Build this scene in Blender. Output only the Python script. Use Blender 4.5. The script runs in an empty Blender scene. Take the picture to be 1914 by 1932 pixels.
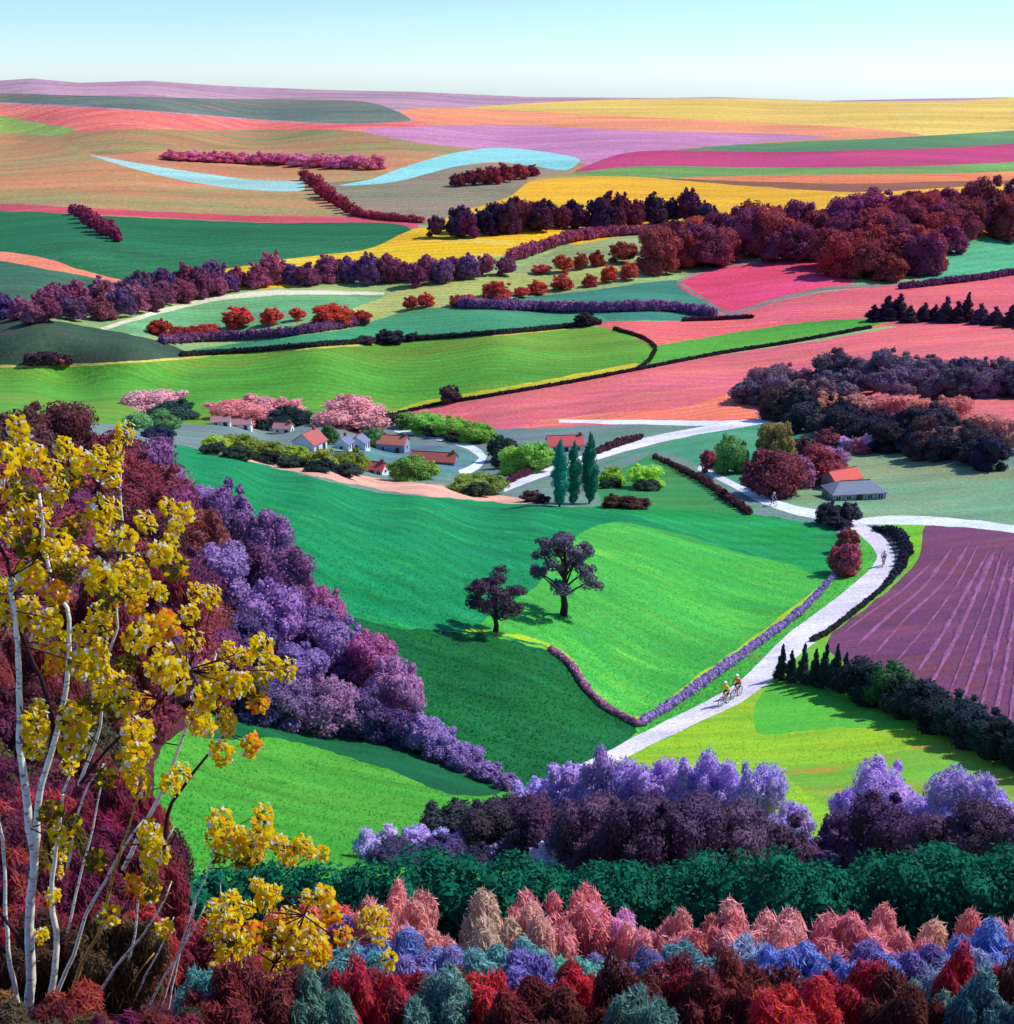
import bpy, bmesh, math, random
import numpy as np
from mathutils import Vector, Matrix
from mathutils.geometry import delaunay_2d_cdt

scene = bpy.context.scene
COL = scene.collection
rad = math.radians

# ------------------------------------------------------------------ camera, sky, sun, exposure
PITCH = math.atan((966 - 135) / 2072.0)
FPX = 2072.0                       # focal length, in units of a 1914 x 1932 picture
CAMZ = 112.0
cam_d = bpy.data.cameras.new('camera')
cam = bpy.data.objects.new('camera', cam_d)
COL.objects.link(cam)
cam.location = (0, 0, CAMZ)
cam.rotation_euler = (math.pi / 2 - PITCH, 0, 0)
cam_d.sensor_fit = 'VERTICAL'
cam_d.angle_y = 2 * math.atan(966 / FPX)
cam_d.clip_start = 0.1
cam_d.clip_end = 30000
scene.camera = cam

SUN_AZ, SUN_EL = 67.0, 46.0        # clockwise from the view direction, above the horizon
world = bpy.data.worlds.new('World')
scene.world = world
world.use_nodes = True
wn = world.node_tree
wn.nodes.clear()
w_out = wn.nodes.new('ShaderNodeOutputWorld')
w_bg = wn.nodes.new('ShaderNodeBackground')
w_sky = wn.nodes.new('ShaderNodeTexSky')
w_sky.sky_type = 'NISHITA'
w_sky.sun_disc = False
w_sky.sun_elevation = rad(SUN_EL)
w_sky.sun_rotation = rad(SUN_AZ)
w_sky.altitude = 300
w_sky.air_density = 1.0
w_sky.dust_density = 0.0
w_sky.ozone_density = 4.0
w_bg.inputs['Strength'].default_value = 0.128
w_tint = wn.nodes.new('ShaderNodeMix')          # a little clearer and bluer than the model's yellow horizon
w_tint.data_type = 'RGBA'; w_tint.blend_type = 'MULTIPLY'; w_tint.inputs['Factor'].default_value = 1.0
w_tint.inputs['B'].default_value = (0.76, 0.955, 1.32, 1.0)
wn.links.new(w_sky.outputs['Color'], w_tint.inputs['A'])
wn.links.new(w_tint.outputs['Result'], w_bg.inputs['Color'])
wn.links.new(w_bg.outputs['Background'], w_out.inputs['Surface'])

sun_d = bpy.data.lights.new('sun', 'SUN')
sun_d.energy = 4.2
sun_d.angle = rad(0.6)
sun_d.color = (1.0, 0.95, 0.88)
sun = bpy.data.objects.new('sun', sun_d)
COL.objects.link(sun)
_s = Vector((math.sin(rad(SUN_AZ)) * math.cos(rad(SUN_EL)), math.cos(rad(SUN_AZ)) * math.cos(rad(SUN_EL)), math.sin(rad(SUN_EL))))
sun.rotation_euler = _s.to_track_quat('Z', 'Y').to_euler()
sun.location = (100, 60, 200)

scene.view_settings.view_transform = 'Standard'
scene.view_settings.look = 'None'
scene.view_settings.exposure = 0.14
scene.view_settings.gamma = 1.0

# ------------------------------------------------------------------ helpers
def lin(c, k=1.0):
    out = []
    for s in c:
        s = s / 255.0
        out.append((s / 12.92 if s <= 0.04045 else ((s + 0.055) / 1.055) ** 2.4) * k)
    out = [min(x, 0.88) for x in out]
    return (out[0], out[1], out[2], 1.0)

SP, CP = math.sin(PITCH), math.cos(PITCH)
def ray(u, v):
    x = (np.asarray(u, float) - 957) / FPX
    y = (966 - np.asarray(v, float)) / FPX
    return x, CP + y * SP, y * CP - SP          # world direction, depth 1

# the lie of the land: how far (m) the ground is below the viewpoint at a set of spots
RIDGE = [(-400,160),(-150,156),(0,152),(60,148),(150,156),(280,152),(420,162),(620,170),(780,173),(1000,183),(1250,185),(1350,183),(1560,190),(1750,186),(2000,182),(2350,178)]
CT = []
for (u, v) in RIDGE:
    CT.append((u, v, 2700 * -ray(u, v)[2]))
for u in (-400, 0, 480, 957, 1440, 1914, 2350):
    rv = np.interp(u, [r[0] for r in RIDGE], [r[1] for r in RIDGE])
    CT.append((u, rv + 22, 2150 * -ray(u, rv + 22)[2]))
    for v, t in ((250, 1620), (300, 1240), (350, 985), (400, 825), (450, 705)):
        CT.append((u, v, t * -ray(u, v)[2]))
for u in (-400, 400, 957, 1500, 2350):
    for v, h in ((2250, 4.0), (2100, 6.5), (1932, 11), (1800, 16)):
        CT.append((u, v, h))
CT += [
 # folds of the middle distance
 (150,480,93),(150,545,106),(-300,545,104),(500,500,104),(800,440,99),(1000,400,96),(1000,470,103),(1200,500,103),(1450,450,96),(1650,430,92),(1900,430,90),
 (1650,520,100),(1400,540,103),(1900,530,98),(700,580,108),(350,600,107),(100,625,88),(-300,620,80),(250,655,94),(150,690,101),(1000,590,108),(1300,580,106),
 (950,635,97),(600,665,98),(1200,650,99),(1500,600,100),(1800,600,96),(2200,600,92),(1300,720,97),(1700,690,88),(2200,690,80),(900,740,102),(500,740,104),(100,740,106),(-300,740,104),
 # valley with the village
 (300,795,104),(500,800,104),(700,810,104),(900,810,102),(1100,800,98),(1300,795,94),(1460,790,92),(1000,850,92),(750,860,98),(500,830,100),(900,890,88),(1000,912,76),(1150,865,84),
 (1350,840,80),(1550,830,78),(1700,790,76),(1850,800,70),(2200,800,66),(1400,750,95),(1500,890,69),(1700,880,70),(1900,900,66),(2200,900,60),
 # the green hill in the middle, lower towards the road on the right
 (300,842,52),(450,870,54),(600,896,55.5),(800,930,58),(1000,956,61),(1200,958,63),(1400,965,64),(1560,985,63),(1500,940,66),
 (500,960,50),(700,1000,51.5),(900,1050,53),(1100,1050,56),(1300,1060,59),(1500,1070,60),(700,1150,47.5),(900,1190,49),(1065,1155,51.5),(1200,1250,53),(1400,1180,57),
 (1000,1300,47),(1200,1370,49.5),(900,1400,44.5),
 (1375,1320,50.5),(1500,1210,54),(1600,1130,57),(1670,1060,60),(1610,985,63),(1750,985,62),(1914,1000,59),(2250,1000,53),
 (1750,1150,54),(1900,1200,50),(2250,1250,44),(1700,1320,48),(1900,1420,42),(2250,1450,36),(1500,1400,46.5),(1300,1440,45),
 # shoulder on the left
 (-300,790,22),(0,790,32),(150,810,38),(260,835,45),(-300,1000,24),(0,1000,34),(200,1000,41),(400,1000,46),(400,1150,43),(200,1150,37),(0,1150,31),(-300,1150,22),
 (550,1200,44.5),(650,1300,43.5),(500,1340,40),(300,1350,35),(0,1350,27),(-300,1350,18),(800,1420,42.5),(600,1450,39),(400,1450,35),(950,1480,42.5),(1100,1460,44),
 (0,900,33.2),(100,880,36.5),(100,960,37),(200,900,41.5),(300,920,46.5),(-300,900,23),(-120,880,28),(-300,650,88),(0,650,93),(0,690,101),(-300,690,100),(0,745,104),(150,765,104),(-300,760,100),(-120,750,102),
 (0,1550,20),(-300,1550,14),(250,1550,25),(450,1570,29),(700,1570,33),(1000,1560,36),(1300,1560,36.5),(1600,1560,36),(1900,1560,33),(2250,1560,28),
 (0,1700,15.5),(300,1700,18),(700,1690,22.5),(1200,1690,23.5),(1800,1690,22.5),(2250,1690,20),(700,1630,28),(1200,1630,29),(1800,1630,28),
]
_cu = np.array([c[0] for c in CT], float); _cv = np.array([c[1] for c in CT], float); _ch = np.array([c[2] for c in CT], float)
def _warp(v):                       # the far country is squeezed together in the picture: stretch it
    v = np.asarray(v, float)
    return np.where(v < 500, 500 - (500 - v) * 1.7, v)
_C = 18.0
def _phi(u, v):
    du = (np.asarray(u, float)[:, None] - _cu[None, :]) * 0.8
    dv = _warp(v)[:, None] - _warp(_cv)[None, :]
    return np.sqrt(du * du + dv * dv + _C * _C)
_n = len(CT)
_A = np.zeros((_n + 3, _n + 3))
_A[:_n, :_n] = _phi(_cu, _cv) - np.eye(_n) * 12.0     # a little smoothing
_A[:_n, _n] = 1; _A[:_n, _n + 1] = _cu / 1000; _A[:_n, _n + 2] = _warp(_cv) / 1000
_A[_n:, :_n] = _A[:_n, _n:].T
_w = np.linalg.solve(_A, np.concatenate([_ch, np.zeros(3)]))
def drop(u, v):
    u = np.atleast_1d(np.asarray(u, float)); v = np.atleast_1d(np.asarray(v, float))
    return _phi(u, v) @ _w[:_n] + _w[_n] + _w[_n + 1] * u / 1000 + _w[_n + 2] * _warp(v) / 1000
# tidy it into a sheet that always runs on away from the viewpoint (no overhangs), a little softened
_gu = np.arange(-420, 2371, 10.0); _gv = np.concatenate([np.arange(136, 400, 2.0), np.arange(400, 2300, 5.0)])
_UU, _VV = np.meshgrid(_gu, _gv)
_rx, _ry, _rz = ray(_UU.ravel(), _VV.ravel())
_T = np.clip(drop(_UU.ravel(), _VV.ravel()), 2.0, 200.0) / np.maximum(-_rz, 1e-4)
_Y = np.clip(_T * _ry, 3.0, 2900.0).reshape(_UU.shape)
_RY = _ry.reshape(_UU.shape)
for _i in range(len(_gv) - 2, -1, -1):
    _Y[_i] = np.maximum(_Y[_i], _Y[_i + 1] * (1 + 0.0006 * (_gv[_i + 1] - _gv[_i])))
_LY = np.log(np.minimum(_Y, 3200.0))
for _k in range(10):
    _q = np.pad(_LY, 1, mode='edge'); _LY = (_q[:-2, 1:-1] + _q[2:, 1:-1] + _q[1:-1, :-2] + _q[1:-1, 2:] + 2 * _q[1:-1, 1:-1]) / 6
def land(u, v):
    """points of the land, (n, 3)"""
    u = np.clip(np.atleast_1d(np.asarray(u, float)), _gu[0], _gu[-1] - 0.01); v = np.clip(np.atleast_1d(np.asarray(v, float)), _gv[0], _gv[-1] - 0.01)
    fu = (u - _gu[0]) / 10.0; iu = np.clip(fu.astype(int), 0, len(_gu) - 2); fu = fu - iu
    iv = np.clip(np.searchsorted(_gv, v, side='right') - 1, 0, len(_gv) - 2); fv = (v - _gv[iv]) / (_gv[iv + 1] - _gv[iv])
    ly = (_LY[iv, iu] * (1 - fu) + _LY[iv, iu + 1] * fu) * (1 - fv) + (_LY[iv + 1, iu] * (1 - fu) + _LY[iv + 1, iu + 1] * fu) * fv
    x, y, z = ray(u, v)
    t = np.exp(ly) / y
    return np.stack([x * t, y * t, CAMZ + z * t], 1)
def at(u, v):
    return Vector(land(u, v)[0])
def depth(u, v):
    p = land(u, v)[0]
    return float(np.dot(p - np.array([0, 0, CAMZ]), np.array([0, CP, -SP])))
def on_plane(u, v, Y):
    x, y, z = ray(u, v)
    t = Y / y
    return Vector((x * t, Y, CAMZ + z * t))

def tag(o, label=None, cat=None, group=None, kind=None):
    if label: o['label'] = label
    if cat: o['category'] = cat
    if group: o['group'] = group
    if kind: o['kind'] = kind
    return o
def link(name, data, parent=None):
    o = bpy.data.objects.new(name, data)
    COL.objects.link(o)
    if parent is not None: o.parent = parent
    return o
def mesh_np(name, verts, faces):
    """verts (n,3); faces (m,k) all the same k, or a list of lists"""
    me = bpy.data.meshes.new(name)
    if isinstance(faces, np.ndarray):
        m, k = faces.shape
        me.vertices.add(len(verts)); me.vertices.foreach_set('co', np.asarray(verts, np.float32).ravel())
        me.loops.add(m * k); me.loops.foreach_set('vertex_index', faces.astype(np.int32).ravel())
        me.polygons.add(m)
        me.polygons.foreach_set('loop_start', np.arange(0, m * k, k, dtype=np.int32))
        me.polygons.foreach_set('loop_total', np.full(m, k, np.int32))
        me.update(calc_edges=True)
    else:
        me.from_pydata([tuple(v) for v in verts], [], faces)
        me.update()
    return me

# ------------------------------------------------------------------ materials
def _nodes(name):
    m = bpy.data.materials.new(name)
    m.use_nodes = True
    nt = m.node_tree
    b = nt.nodes['Principled BSDF']
    b.inputs['Roughness'].default_value = 0.85
    b.inputs['Specular IOR Level'].default_value = 0.128
    return m, nt, b

def ground_mat(name, c1, c2, size, angle=0.0, stretch=5.0, amount=0.85, c3=None, rows=None, bump=0.35, gloss=None):
    """brushed earth, crop or grass: two tones in long streaks (size in metres), flecks of a third tone"""
    m, nt, b = _nodes(name)
    N = nt.nodes.new; L = nt.links.new
    geo = N('ShaderNodeNewGeometry')
    mp = N('ShaderNodeMapping'); mp.vector_type = 'TEXTURE'
    mp.inputs['Rotation'].default_value = (0, 0, rad(angle))
    mp.inputs['Scale'].default_value = (size * stretch, size, size)
    L(geo.outputs['Position'], mp.inputs['Vector'])
    n1 = N('ShaderNodeTexNoise'); n1.inputs['Scale'].default_value = 1.0; n1.inputs['Detail'].default_value = 5; n1.inputs['Roughness'].default_value = 0.6
    L(mp.outputs['Vector'], n1.inputs['Vector'])
    n2 = N('ShaderNodeTexNoise'); n2.inputs['Scale'].default_value = 0.16; n2.inputs['Detail'].default_value = 2
    L(mp.outputs['Vector'], n2.inputs['Vector'])
    add = N('ShaderNodeMath'); add.operation = 'ADD'
    L(n1.outputs['Fac'], add.inputs[0]); L(n2.outputs['Fac'], add.inputs[1])
    mr = N('ShaderNodeMapRange'); mr.inputs['From Min'].default_value = 1.0 - amount * 0.45 + 0.0; mr.inputs['From Max'].default_value = 1.28
    mr.inputs['From Min'].default_value = 0.72 + (1 - amount) * 0.3
    L(add.outputs[0], mr.inputs['Value'])
    mix = N('ShaderNodeMix'); mix.data_type = 'RGBA'
    mix.inputs['A'].default_value = c1; mix.inputs['B'].default_value = c2
    L(mr.outputs['Result'], mix.inputs['Factor'])
    col = mix.outputs['Result']
    if c3 is not None:
        n3 = N('ShaderNodeTexNoise'); n3.inputs['Scale'].default_value = 0.9; n3.inputs['Detail'].default_value = 4; n3.inputs['Distortion'].default_value = 0.6
        off = N('ShaderNodeVectorMath'); off.operation = 'ADD'; off.inputs[1].default_value = (37.0, 11.0, 5.0)
        L(mp.outputs['Vector'], off.inputs[0]); L(off.outputs['Vector'], n3.inputs['Vector'])
        r3 = N('ShaderNodeMapRange'); r3.inputs['From Min'].default_value = 0.58; r3.inputs['From Max'].default_value = 0.72; r3.inputs['To Max'].default_value = 0.75
        L(n3.outputs['Fac'], r3.inputs['Value'])
        m3 = N('ShaderNodeMix'); m3.data_type = 'RGBA'; m3.inputs['B'].default_value = c3
        L(col, m3.inputs['A']); L(r3.outputs['Result'], m3.inputs['Factor'])
        col = m3.outputs['Result']
    hgt = n1.outputs['Fac']
    if rows:                                   # drilled rows: (spacing m, heading deg, colour, strength)
        sp_, ang_, crow, st_ = rows
        mw = N('ShaderNodeMapping'); mw.vector_type = 'TEXTURE'; mw.inputs['Rotation'].default_value = (0, 0, rad(ang_)); mw.inputs['Scale'].default_value = (sp_, sp_, sp_)
        L(geo.outputs['Position'], mw.inputs['Vector'])
        wv = N('ShaderNodeTexWave'); wv.wave_type = 'BANDS'; wv.bands_direction = 'Y'; wv.inputs['Scale'].default_value = 0.314; wv.inputs['Distortion'].default_value = 1.2; wv.inputs['Detail'].default_value = 2; wv.inputs['Detail Scale'].default_value = 0.4
        L(mw.outputs['Vector'], wv.inputs['Vector'])
        mm = N('ShaderNodeMath'); mm.operation = 'MULTIPLY'; mm.inputs[1].default_value = st_
        L(wv.outputs['Fac'], mm.inputs[0])
        m4 = N('ShaderNodeMix'); m4.data_type = 'RGBA'; m4.inputs['B'].default_value = crow
        L(col, m4.inputs['A']); L(mm.outputs[0], m4.inputs['Factor'])
        col = m4.outputs['Result']
    # fine tooth
    n5 = N('ShaderNodeTexNoise'); n5.inputs['Scale'].default_value = 6.0 / max(size, 0.05); n5.inputs['Detail'].default_value = 3
    L(geo.outputs['Position'], n5.inputs['Vector'])
    n6 = N('ShaderNodeTexNoise'); n6.inputs['Scale'].default_value = 0.45; n6.inputs['Detail'].default_value = 6; n6.inputs['Roughness'].default_value = 0.65
    of6 = N('ShaderNodeVectorMath'); of6.operation = 'ADD'; of6.inputs[1].default_value = (5.0, 71.0, 3.0)
    L(mp.outputs['Vector'], of6.inputs[0]); L(of6.outputs['Vector'], n6.inputs['Vector'])
    r6 = N('ShaderNodeMapRange'); r6.inputs['From Min'].default_value = 0.3; r6.inputs['From Max'].default_value = 0.7; r6.inputs['To Min'].default_value = 0.76; r6.inputs['To Max'].default_value = 1.2
    L(n6.outputs['Fac'], r6.inputs['Value'])
    hv6 = N('ShaderNodeHueSaturation'); L(r6.outputs['Result'], hv6.inputs['Value']); L(col, hv6.inputs['Color'])
    rh6 = N('ShaderNodeMapRange'); rh6.inputs['From Min'].default_value = 0.3; rh6.inputs['From Max'].default_value = 0.7; rh6.inputs['To Min'].default_value = 0.485; rh6.inputs['To Max'].default_value = 0.515
    L(n1.outputs['Fac'], rh6.inputs['Value']); L(rh6.outputs['Result'], hv6.inputs['Hue'])
    col = hv6.outputs['Color']
    hv = N('ShaderNodeHueSaturation')
    r5 = N('ShaderNodeMapRange'); r5.inputs['From Min'].default_value = 0.25; r5.inputs['From Max'].default_value = 0.75; r5.inputs['To Min'].default_value = 0.74; r5.inputs['To Max'].default_value = 1.24
    L(n5.outputs['Fac'], r5.inputs['Value']); L(r5.outputs['Result'], hv.inputs['Value']); L(col, hv.inputs['Color'])
    L(hv.outputs['Color'], b.inputs['Base Color'])
    if bump:
        bp = N('ShaderNodeBump'); bp.inputs['Strength'].default_value = bump; bp.inputs['Distance'].default_value = size * 0.12
        ad = N('ShaderNodeMath'); ad.operation = 'ADD'
        L(hgt, ad.inputs[0]); L(n5.outputs['Fac'], ad.inputs[1]); L(ad.outputs[0], bp.inputs['Height'])
        L(bp.outputs['Normal'], b.inputs['Normal'])
    if gloss is not None:
        b.inputs['Roughness'].default_value = gloss; b.inputs['Specular IOR Level'].default_value = 0.5
    return m

def foliage_mat(name, hue=0.016, val=0.22, soft=0.3):
    """leaf colour comes from the object's own colour; each leaf differs a little"""
    m, nt, b = _nodes(name)
    N = nt.nodes.new; L = nt.links.new
    oi = N('ShaderNodeObjectInfo'); geo = N('ShaderNodeNewGeometry')
    wn_ = N('ShaderNodeTexWhiteNoise'); wn_.noise_dimensions = '1D'
    L(geo.outputs['Random Per Island'], wn_.inputs['W'])
    r1 = N('ShaderNodeMapRange'); r1.inputs['To Min'].default_value = 0.5 - hue; r1.inputs['To Max'].default_value = 0.5 + hue
    r2 = N('ShaderNodeMapRange'); r2.inputs['To Min'].default_value = 1 - val; r2.inputs['To Max'].default_value = 1 + val * 0.8
    L(wn_.outputs['Value'], r1.inputs['Value']); L(geo.outputs['Random Per Island'], r2.inputs['Value'])
    hv = N('ShaderNodeHueSaturation')
    L(r1.outputs['Result'], hv.inputs['Hue']); L(r2.outputs['Result'], hv.inputs['Value'])
    L(oi.outputs['Color'], hv.inputs['Color'])
    L(hv.outputs['Color'], b.inputs['Base Color'])
    tr = N('ShaderNodeBsdfTranslucent'); L(hv.outputs['Color'], tr.inputs['Color'])
    ms = N('ShaderNodeMixShader'); ms.inputs['Fac'].default_value = soft
    L(b.outputs['BSDF'], ms.inputs[1]); L(tr.outputs['BSDF'], ms.inputs[2])
    L(ms.outputs['Shader'], nt.nodes['Material Output'].inputs['Surface'])
    return m

def plain_mat(name, c, rough=0.7, grain=0.0, gsize=0.3, metal=0.0):
    m, nt, b = _nodes(name)
    b.inputs['Roughness'].default_value = rough; b.inputs['Metallic'].default_value = metal
    N = nt.nodes.new; L = nt.links.new
    if grain > 0:
        tc = N('ShaderNodeTexCoord'); n = N('ShaderNodeTexNoise'); n.inputs['Scale'].default_value = 1 / gsize; n.inputs['Detail'].default_value = 4
        L(tc.outputs['Object'], n.inputs['Vector'])
        r = N('ShaderNodeMapRange'); r.inputs['From Min'].default_value = 0.3; r.inputs['From Max'].default_value = 0.7; r.inputs['To Min'].default_value = 1 - grain; r.inputs['To Max'].default_value = 1 + grain
        hv = N('ShaderNodeHueSaturation'); hv.inputs['Color'].default_value = c
        L(n.outputs['Fac'], r.inputs['Value']); L(r.outputs['Result'], hv.inputs['Value']); L(hv.outputs['Color'], b.inputs['Base Color'])
        bp = N('ShaderNodeBump'); bp.inputs['Strength'].default_value = 0.4; bp.inputs['Distance'].default_value = gsize * 0.1
        L(n.outputs['Fac'], bp.inputs['Height']); L(bp.outputs['Normal'], b.inputs['Normal'])
    else:
        b.inputs['Base Color'].default_value = c
    return m

# ------------------------------------------------------------------ the land: fields, lanes and tracks
def smooth(pts, closed=True, step=14.0):
    """centripetal Catmull-Rom through the points"""
    P = [np.array(p, float) for p in pts]
    n = len(P); out = []
    rng = range(n) if closed else range(n - 1)
    for i in rng:
        p1, p2 = P[i], P[(i + 1) % n]
        p0 = P[i - 1] if (closed or i > 0) else 2 * p1 - p2
        p3 = P[(i + 2) % n] if (closed or i + 2 < n) else 2 * p2 - p1
        d1 = max(np.linalg.norm(p1 - p0), 1e-3) ** .5; d2 = max(np.linalg.norm(p2 - p1), 1e-3) ** .5; d3 = max(np.linalg.norm(p3 - p2), 1e-3) ** .5
        m1 = (p1 - p0) / d1 - (p2 - p0) / (d1 + d2) + (p2 - p1) / d2
        m2 = (p2 - p1) / d2 - (p3 - p1) / (d2 + d3) + (p3 - p2) / d3
        m1 *= d2 * 0.85; m2 *= d2 * 0.85
        k = max(1, int(np.linalg.norm(p2 - p1) / step))
        for j in range(k):
            s = j / k
            out.append((2*s**3-3*s*s+1)*p1 + (s**3-2*s*s+s)*m1 + (-2*s**3+3*s*s)*p2 + (s**3-s*s)*m2)
    if not closed: out.append(P[-1])
    return np.array(out)
def strip(line):
    """band polygon from (u, v, width) points"""
    L_ = smooth([p[:2] for p in line], closed=False, step=10.0)
    src = np.array([p[:2] for p in line], float); ws = [p[2] for p in line]
    cum = np.concatenate([[0], np.cumsum(np.linalg.norm(np.diff(src, axis=0), axis=1))])
    c2 = np.concatenate([[0], np.cumsum(np.linalg.norm(np.diff(L_, axis=0), axis=1))]); c2 *= cum[-1] / c2[-1]
    w = np.interp(c2, cum, ws)
    d = np.gradient(L_, axis=0); d /= np.linalg.norm(d, axis=1)[:, None]
    nrm = np.stack([-d[:, 1], d[:, 0]], 1)
    return np.concatenate([L_ + nrm * w[:, None] / 2, (L_ - nrm * w[:, None] / 2)[::-1]])
FIELDS = []   # name, label, outline (picture of the land from the viewpoint), colour, second colour, options; later ones lie over earlier ones
def F(name, label, pts, c1, c2, raw=False, **kw):
    P = dense(pts) if raw else smooth(pts, step=8.0)
    rs = np.random.RandomState(len(FIELDS) + 7)
    amp = np.clip((P[:, 1] - 130) / 1100.0, 0.05, 1.2) * (0.5 if name in ('lane', 'stream') else 1.3)
    wob = rs.normal(size=P.shape); wob = (wob + np.roll(wob, 1, 0) + np.roll(wob, -1, 0)) / 1.7     # edges are never ruled
    FIELDS.append((name, label, P + wob * amp[:, None], c1, c2, kw))
W0, W1 = -330, 2260
def dense(pts):
    P = np.array(pts, float); out = []
    for i in range(len(P)):
        a, b = P[i], P[(i + 1) % len(P)]
        k = max(1, int(np.linalg.norm(b - a) / 12))
        out += [a + (b - a) * j / k for j in range(k)]
    return np.array(out)

F('far_hills', 'mauve hills along the horizon', [(W0,140),(W1,140),(W1,300),(W0,300)], (196,152,178), (165,128,160), raw=True, c3=(205,175,205))
F('far_field', 'brownish open country under the far hills', [(W0,228),(300,240),(900,236),(1914,240),(W1,240),(W1,480),(W0,480)], (206,138,104), (140,146,104), raw=True, c3=(225,120,105))
F('middle_land', 'pale green land between the hedgerows', [(W0,420),(W1,420),(W1,820),(W0,820)], (160,180,118), (130,165,115), raw=True)
F('valley_floor', 'grey teal valley floor round the village', [(W0,770),(W1,770),(W1,1100),(W0,1100)], (104,138,128), (120,130,150), raw=True, c3=(80,150,120))
F('meadow', 'green meadow land on both sides of the road', [(850,1010),(W1,1010),(W1,1600),(850,1600)], (104,176,62), (130,180,60), raw=True)
F('slope', 'dark plum slope falling away below the viewpoint', [(W0,820),(250,830),(700,1200),(1000,1490),(1300,1600),(W1,1600),(W1,2150),(W0,2150)], (88,36,56), (60,44,40), raw=True, c3=(150,52,54))
# far bands
F('dark_field', 'long grey green field below the mauve hills', [(W0,176),(0,176),(150,180),(400,186),(690,192),(730,202),(775,226),(650,233),(480,224),(250,206),(0,193),(W0,192)], (100,122,122), (130,130,115), c3=(190,120,110))
F('coral_field', 'coral band of fields below the grey green one', [(W0,188),(0,196),(250,208),(480,226),(650,234),(820,228),(1000,238),(900,248),(600,252),(300,244),(140,246),(60,228),(W0,215)], (250,116,116), (245,140,125))
F('tan_field', 'pale yellow field along the right horizon', [(820,210),(950,198),(1150,188),(1400,186),(1600,192),(1800,190),(W1,186),(W1,262),(1700,260),(1450,240),(1150,228),(950,222)], (236,200,108), (230,190,95), c3=(205,200,140))
F('orange_field', 'orange coral field beside the pale yellow one', [(755,210),(820,203),(950,207),(1150,218),(1450,232),(1700,248),(1750,258),(1500,262),(1200,254),(950,244),(800,232)], (255,145,112), (250,160,120))
F('lilac_field', 'lilac field in the far centre', [(680,246),(800,238),(950,236),(1200,246),(1560,258),(1400,272),(1250,286),(1130,312),(1060,300),(950,285),(800,270)], (212,144,190), (192,128,178))
F('pale_green_field', 'light green wedge at the far left', [(W0,205),(0,218),(60,230),(140,244),(100,256),(40,252),(W0,235)], (165,190,98), (150,180,100))
F('olive_field', 'olive and coral field on the far left', [(120,262),(200,246),(400,246),(700,252),(740,275),(500,280),(300,285),(180,290)], (190,138,100), (108,150,100), c3=(232,120,105))
F('green_strip', 'green strip above the magenta field', [(1260,286),(1350,276),(1600,264),(W1,252),(W1,284),(1600,290)], (100,142,98), (80,128,90))
F('magenta_field', 'magenta field on the far right', [(1085,325),(1140,300),(1200,286),(1500,286),(1750,280),(W1,272),(W1,314),(1600,316),(1250,320)], (186,56,112), (200,70,130), c3=(215,80,120))
F('thin_green_field', 'thin green field below the magenta one', [(1075,328),(1200,314),(1450,316),(1700,314),(W1,308),(W1,330),(1500,330),(1200,334)], (125,166,90), (110,150,85))
F('thin_orange_field', 'thin orange field above the brown strip', [(1280,336),(1500,330),(1800,327),(W1,324),(W1,346),(1600,346)], (240,150,92), (225,120,85))
F('brown_strip', 'brown strip above the big yellow field', [(1240,336),(1400,342),(1600,346),(1900,340),(W1,338),(W1,366),(1600,364),(1400,354)], (122,94,66), (150,88,76))
F('yellow_field', 'big yellow field behind the dark wood', [(800,440),(870,400),(950,375),(990,345),(1080,334),(1200,334),(1400,350),(1600,362),(W1,362),(W1,470),(1300,470),(900,450)], (242,186,42), (236,172,40), c3=(248,200,70))
F('grey_field', 'grey green field beside the far stream', [(600,352),(720,335),(860,312),(1000,314),(1085,318),(1000,342),(960,372),(880,394),(800,424),(700,404),(640,380)], (140,140,116), (165,130,120), c3=(110,150,130))
F('tan_slope', 'broad tan field on the left below the stream', [(W0,262),(0,262),(90,272),(180,296),(350,328),(560,356),(610,362),(660,392),(780,418),(550,410),(300,402),(0,390),(W0,385)], (206,140,102), (146,146,104), c3=(240,112,104))
F('stream', 'turquoise stream running across the far left', [(170,292),(250,306),(350,322),(480,340),(575,346),(575,357),(450,356),(330,337),(240,315)], (158,210,200), (175,205,195), gloss=0.7)
F('stream', 'turquoise bend of the stream in the far centre', [(640,350),(700,338),(760,316),(850,290),(930,279),(1000,283),(1095,302),(1072,320),(1000,312),(940,306),(860,314),(760,340),(700,348)], (132,212,204), (150,208,205), gloss=0.7)
F('pink_strip', 'thin pink strip above the dark green field', [(W0,378),(0,384),(200,394),(450,406),(790,420),(790,428),(500,420),(250,408),(0,398),(W0,394)], (216,84,104), (180,80,100))
F('dark_green_field', 'dark green field on the left', [(W0,388),(0,397),(250,410),(500,420),(770,428),(780,445),(650,478),(450,510),(300,538),(200,534),(80,500),(W0,470)], (36,112,78), (52,120,80), c3=(60,100,80))
F('coral_track', 'coral track on the far left', [(W0,460),(0,474),(90,488),(150,508),(235,532),(180,534),(90,510),(0,494),(W0,490)], (250,146,122), (240,130,110))
F('grey_green_field', 'grey green field under the coral track', [(W0,484),(0,493),(90,508),(200,534),(140,570),(0,580),(W0,575)], (62,114,96), (75,110,90))
F('yellow_strip', 'bright yellow strip above the purple hedgerow', [(280,538),(400,512),(560,486),(700,468),(790,430),(860,436),(980,445),(1100,428),(1060,450),(960,480),(800,510),(500,545)], (250,200,36), (240,178,30), c3=(235,225,130))
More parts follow.
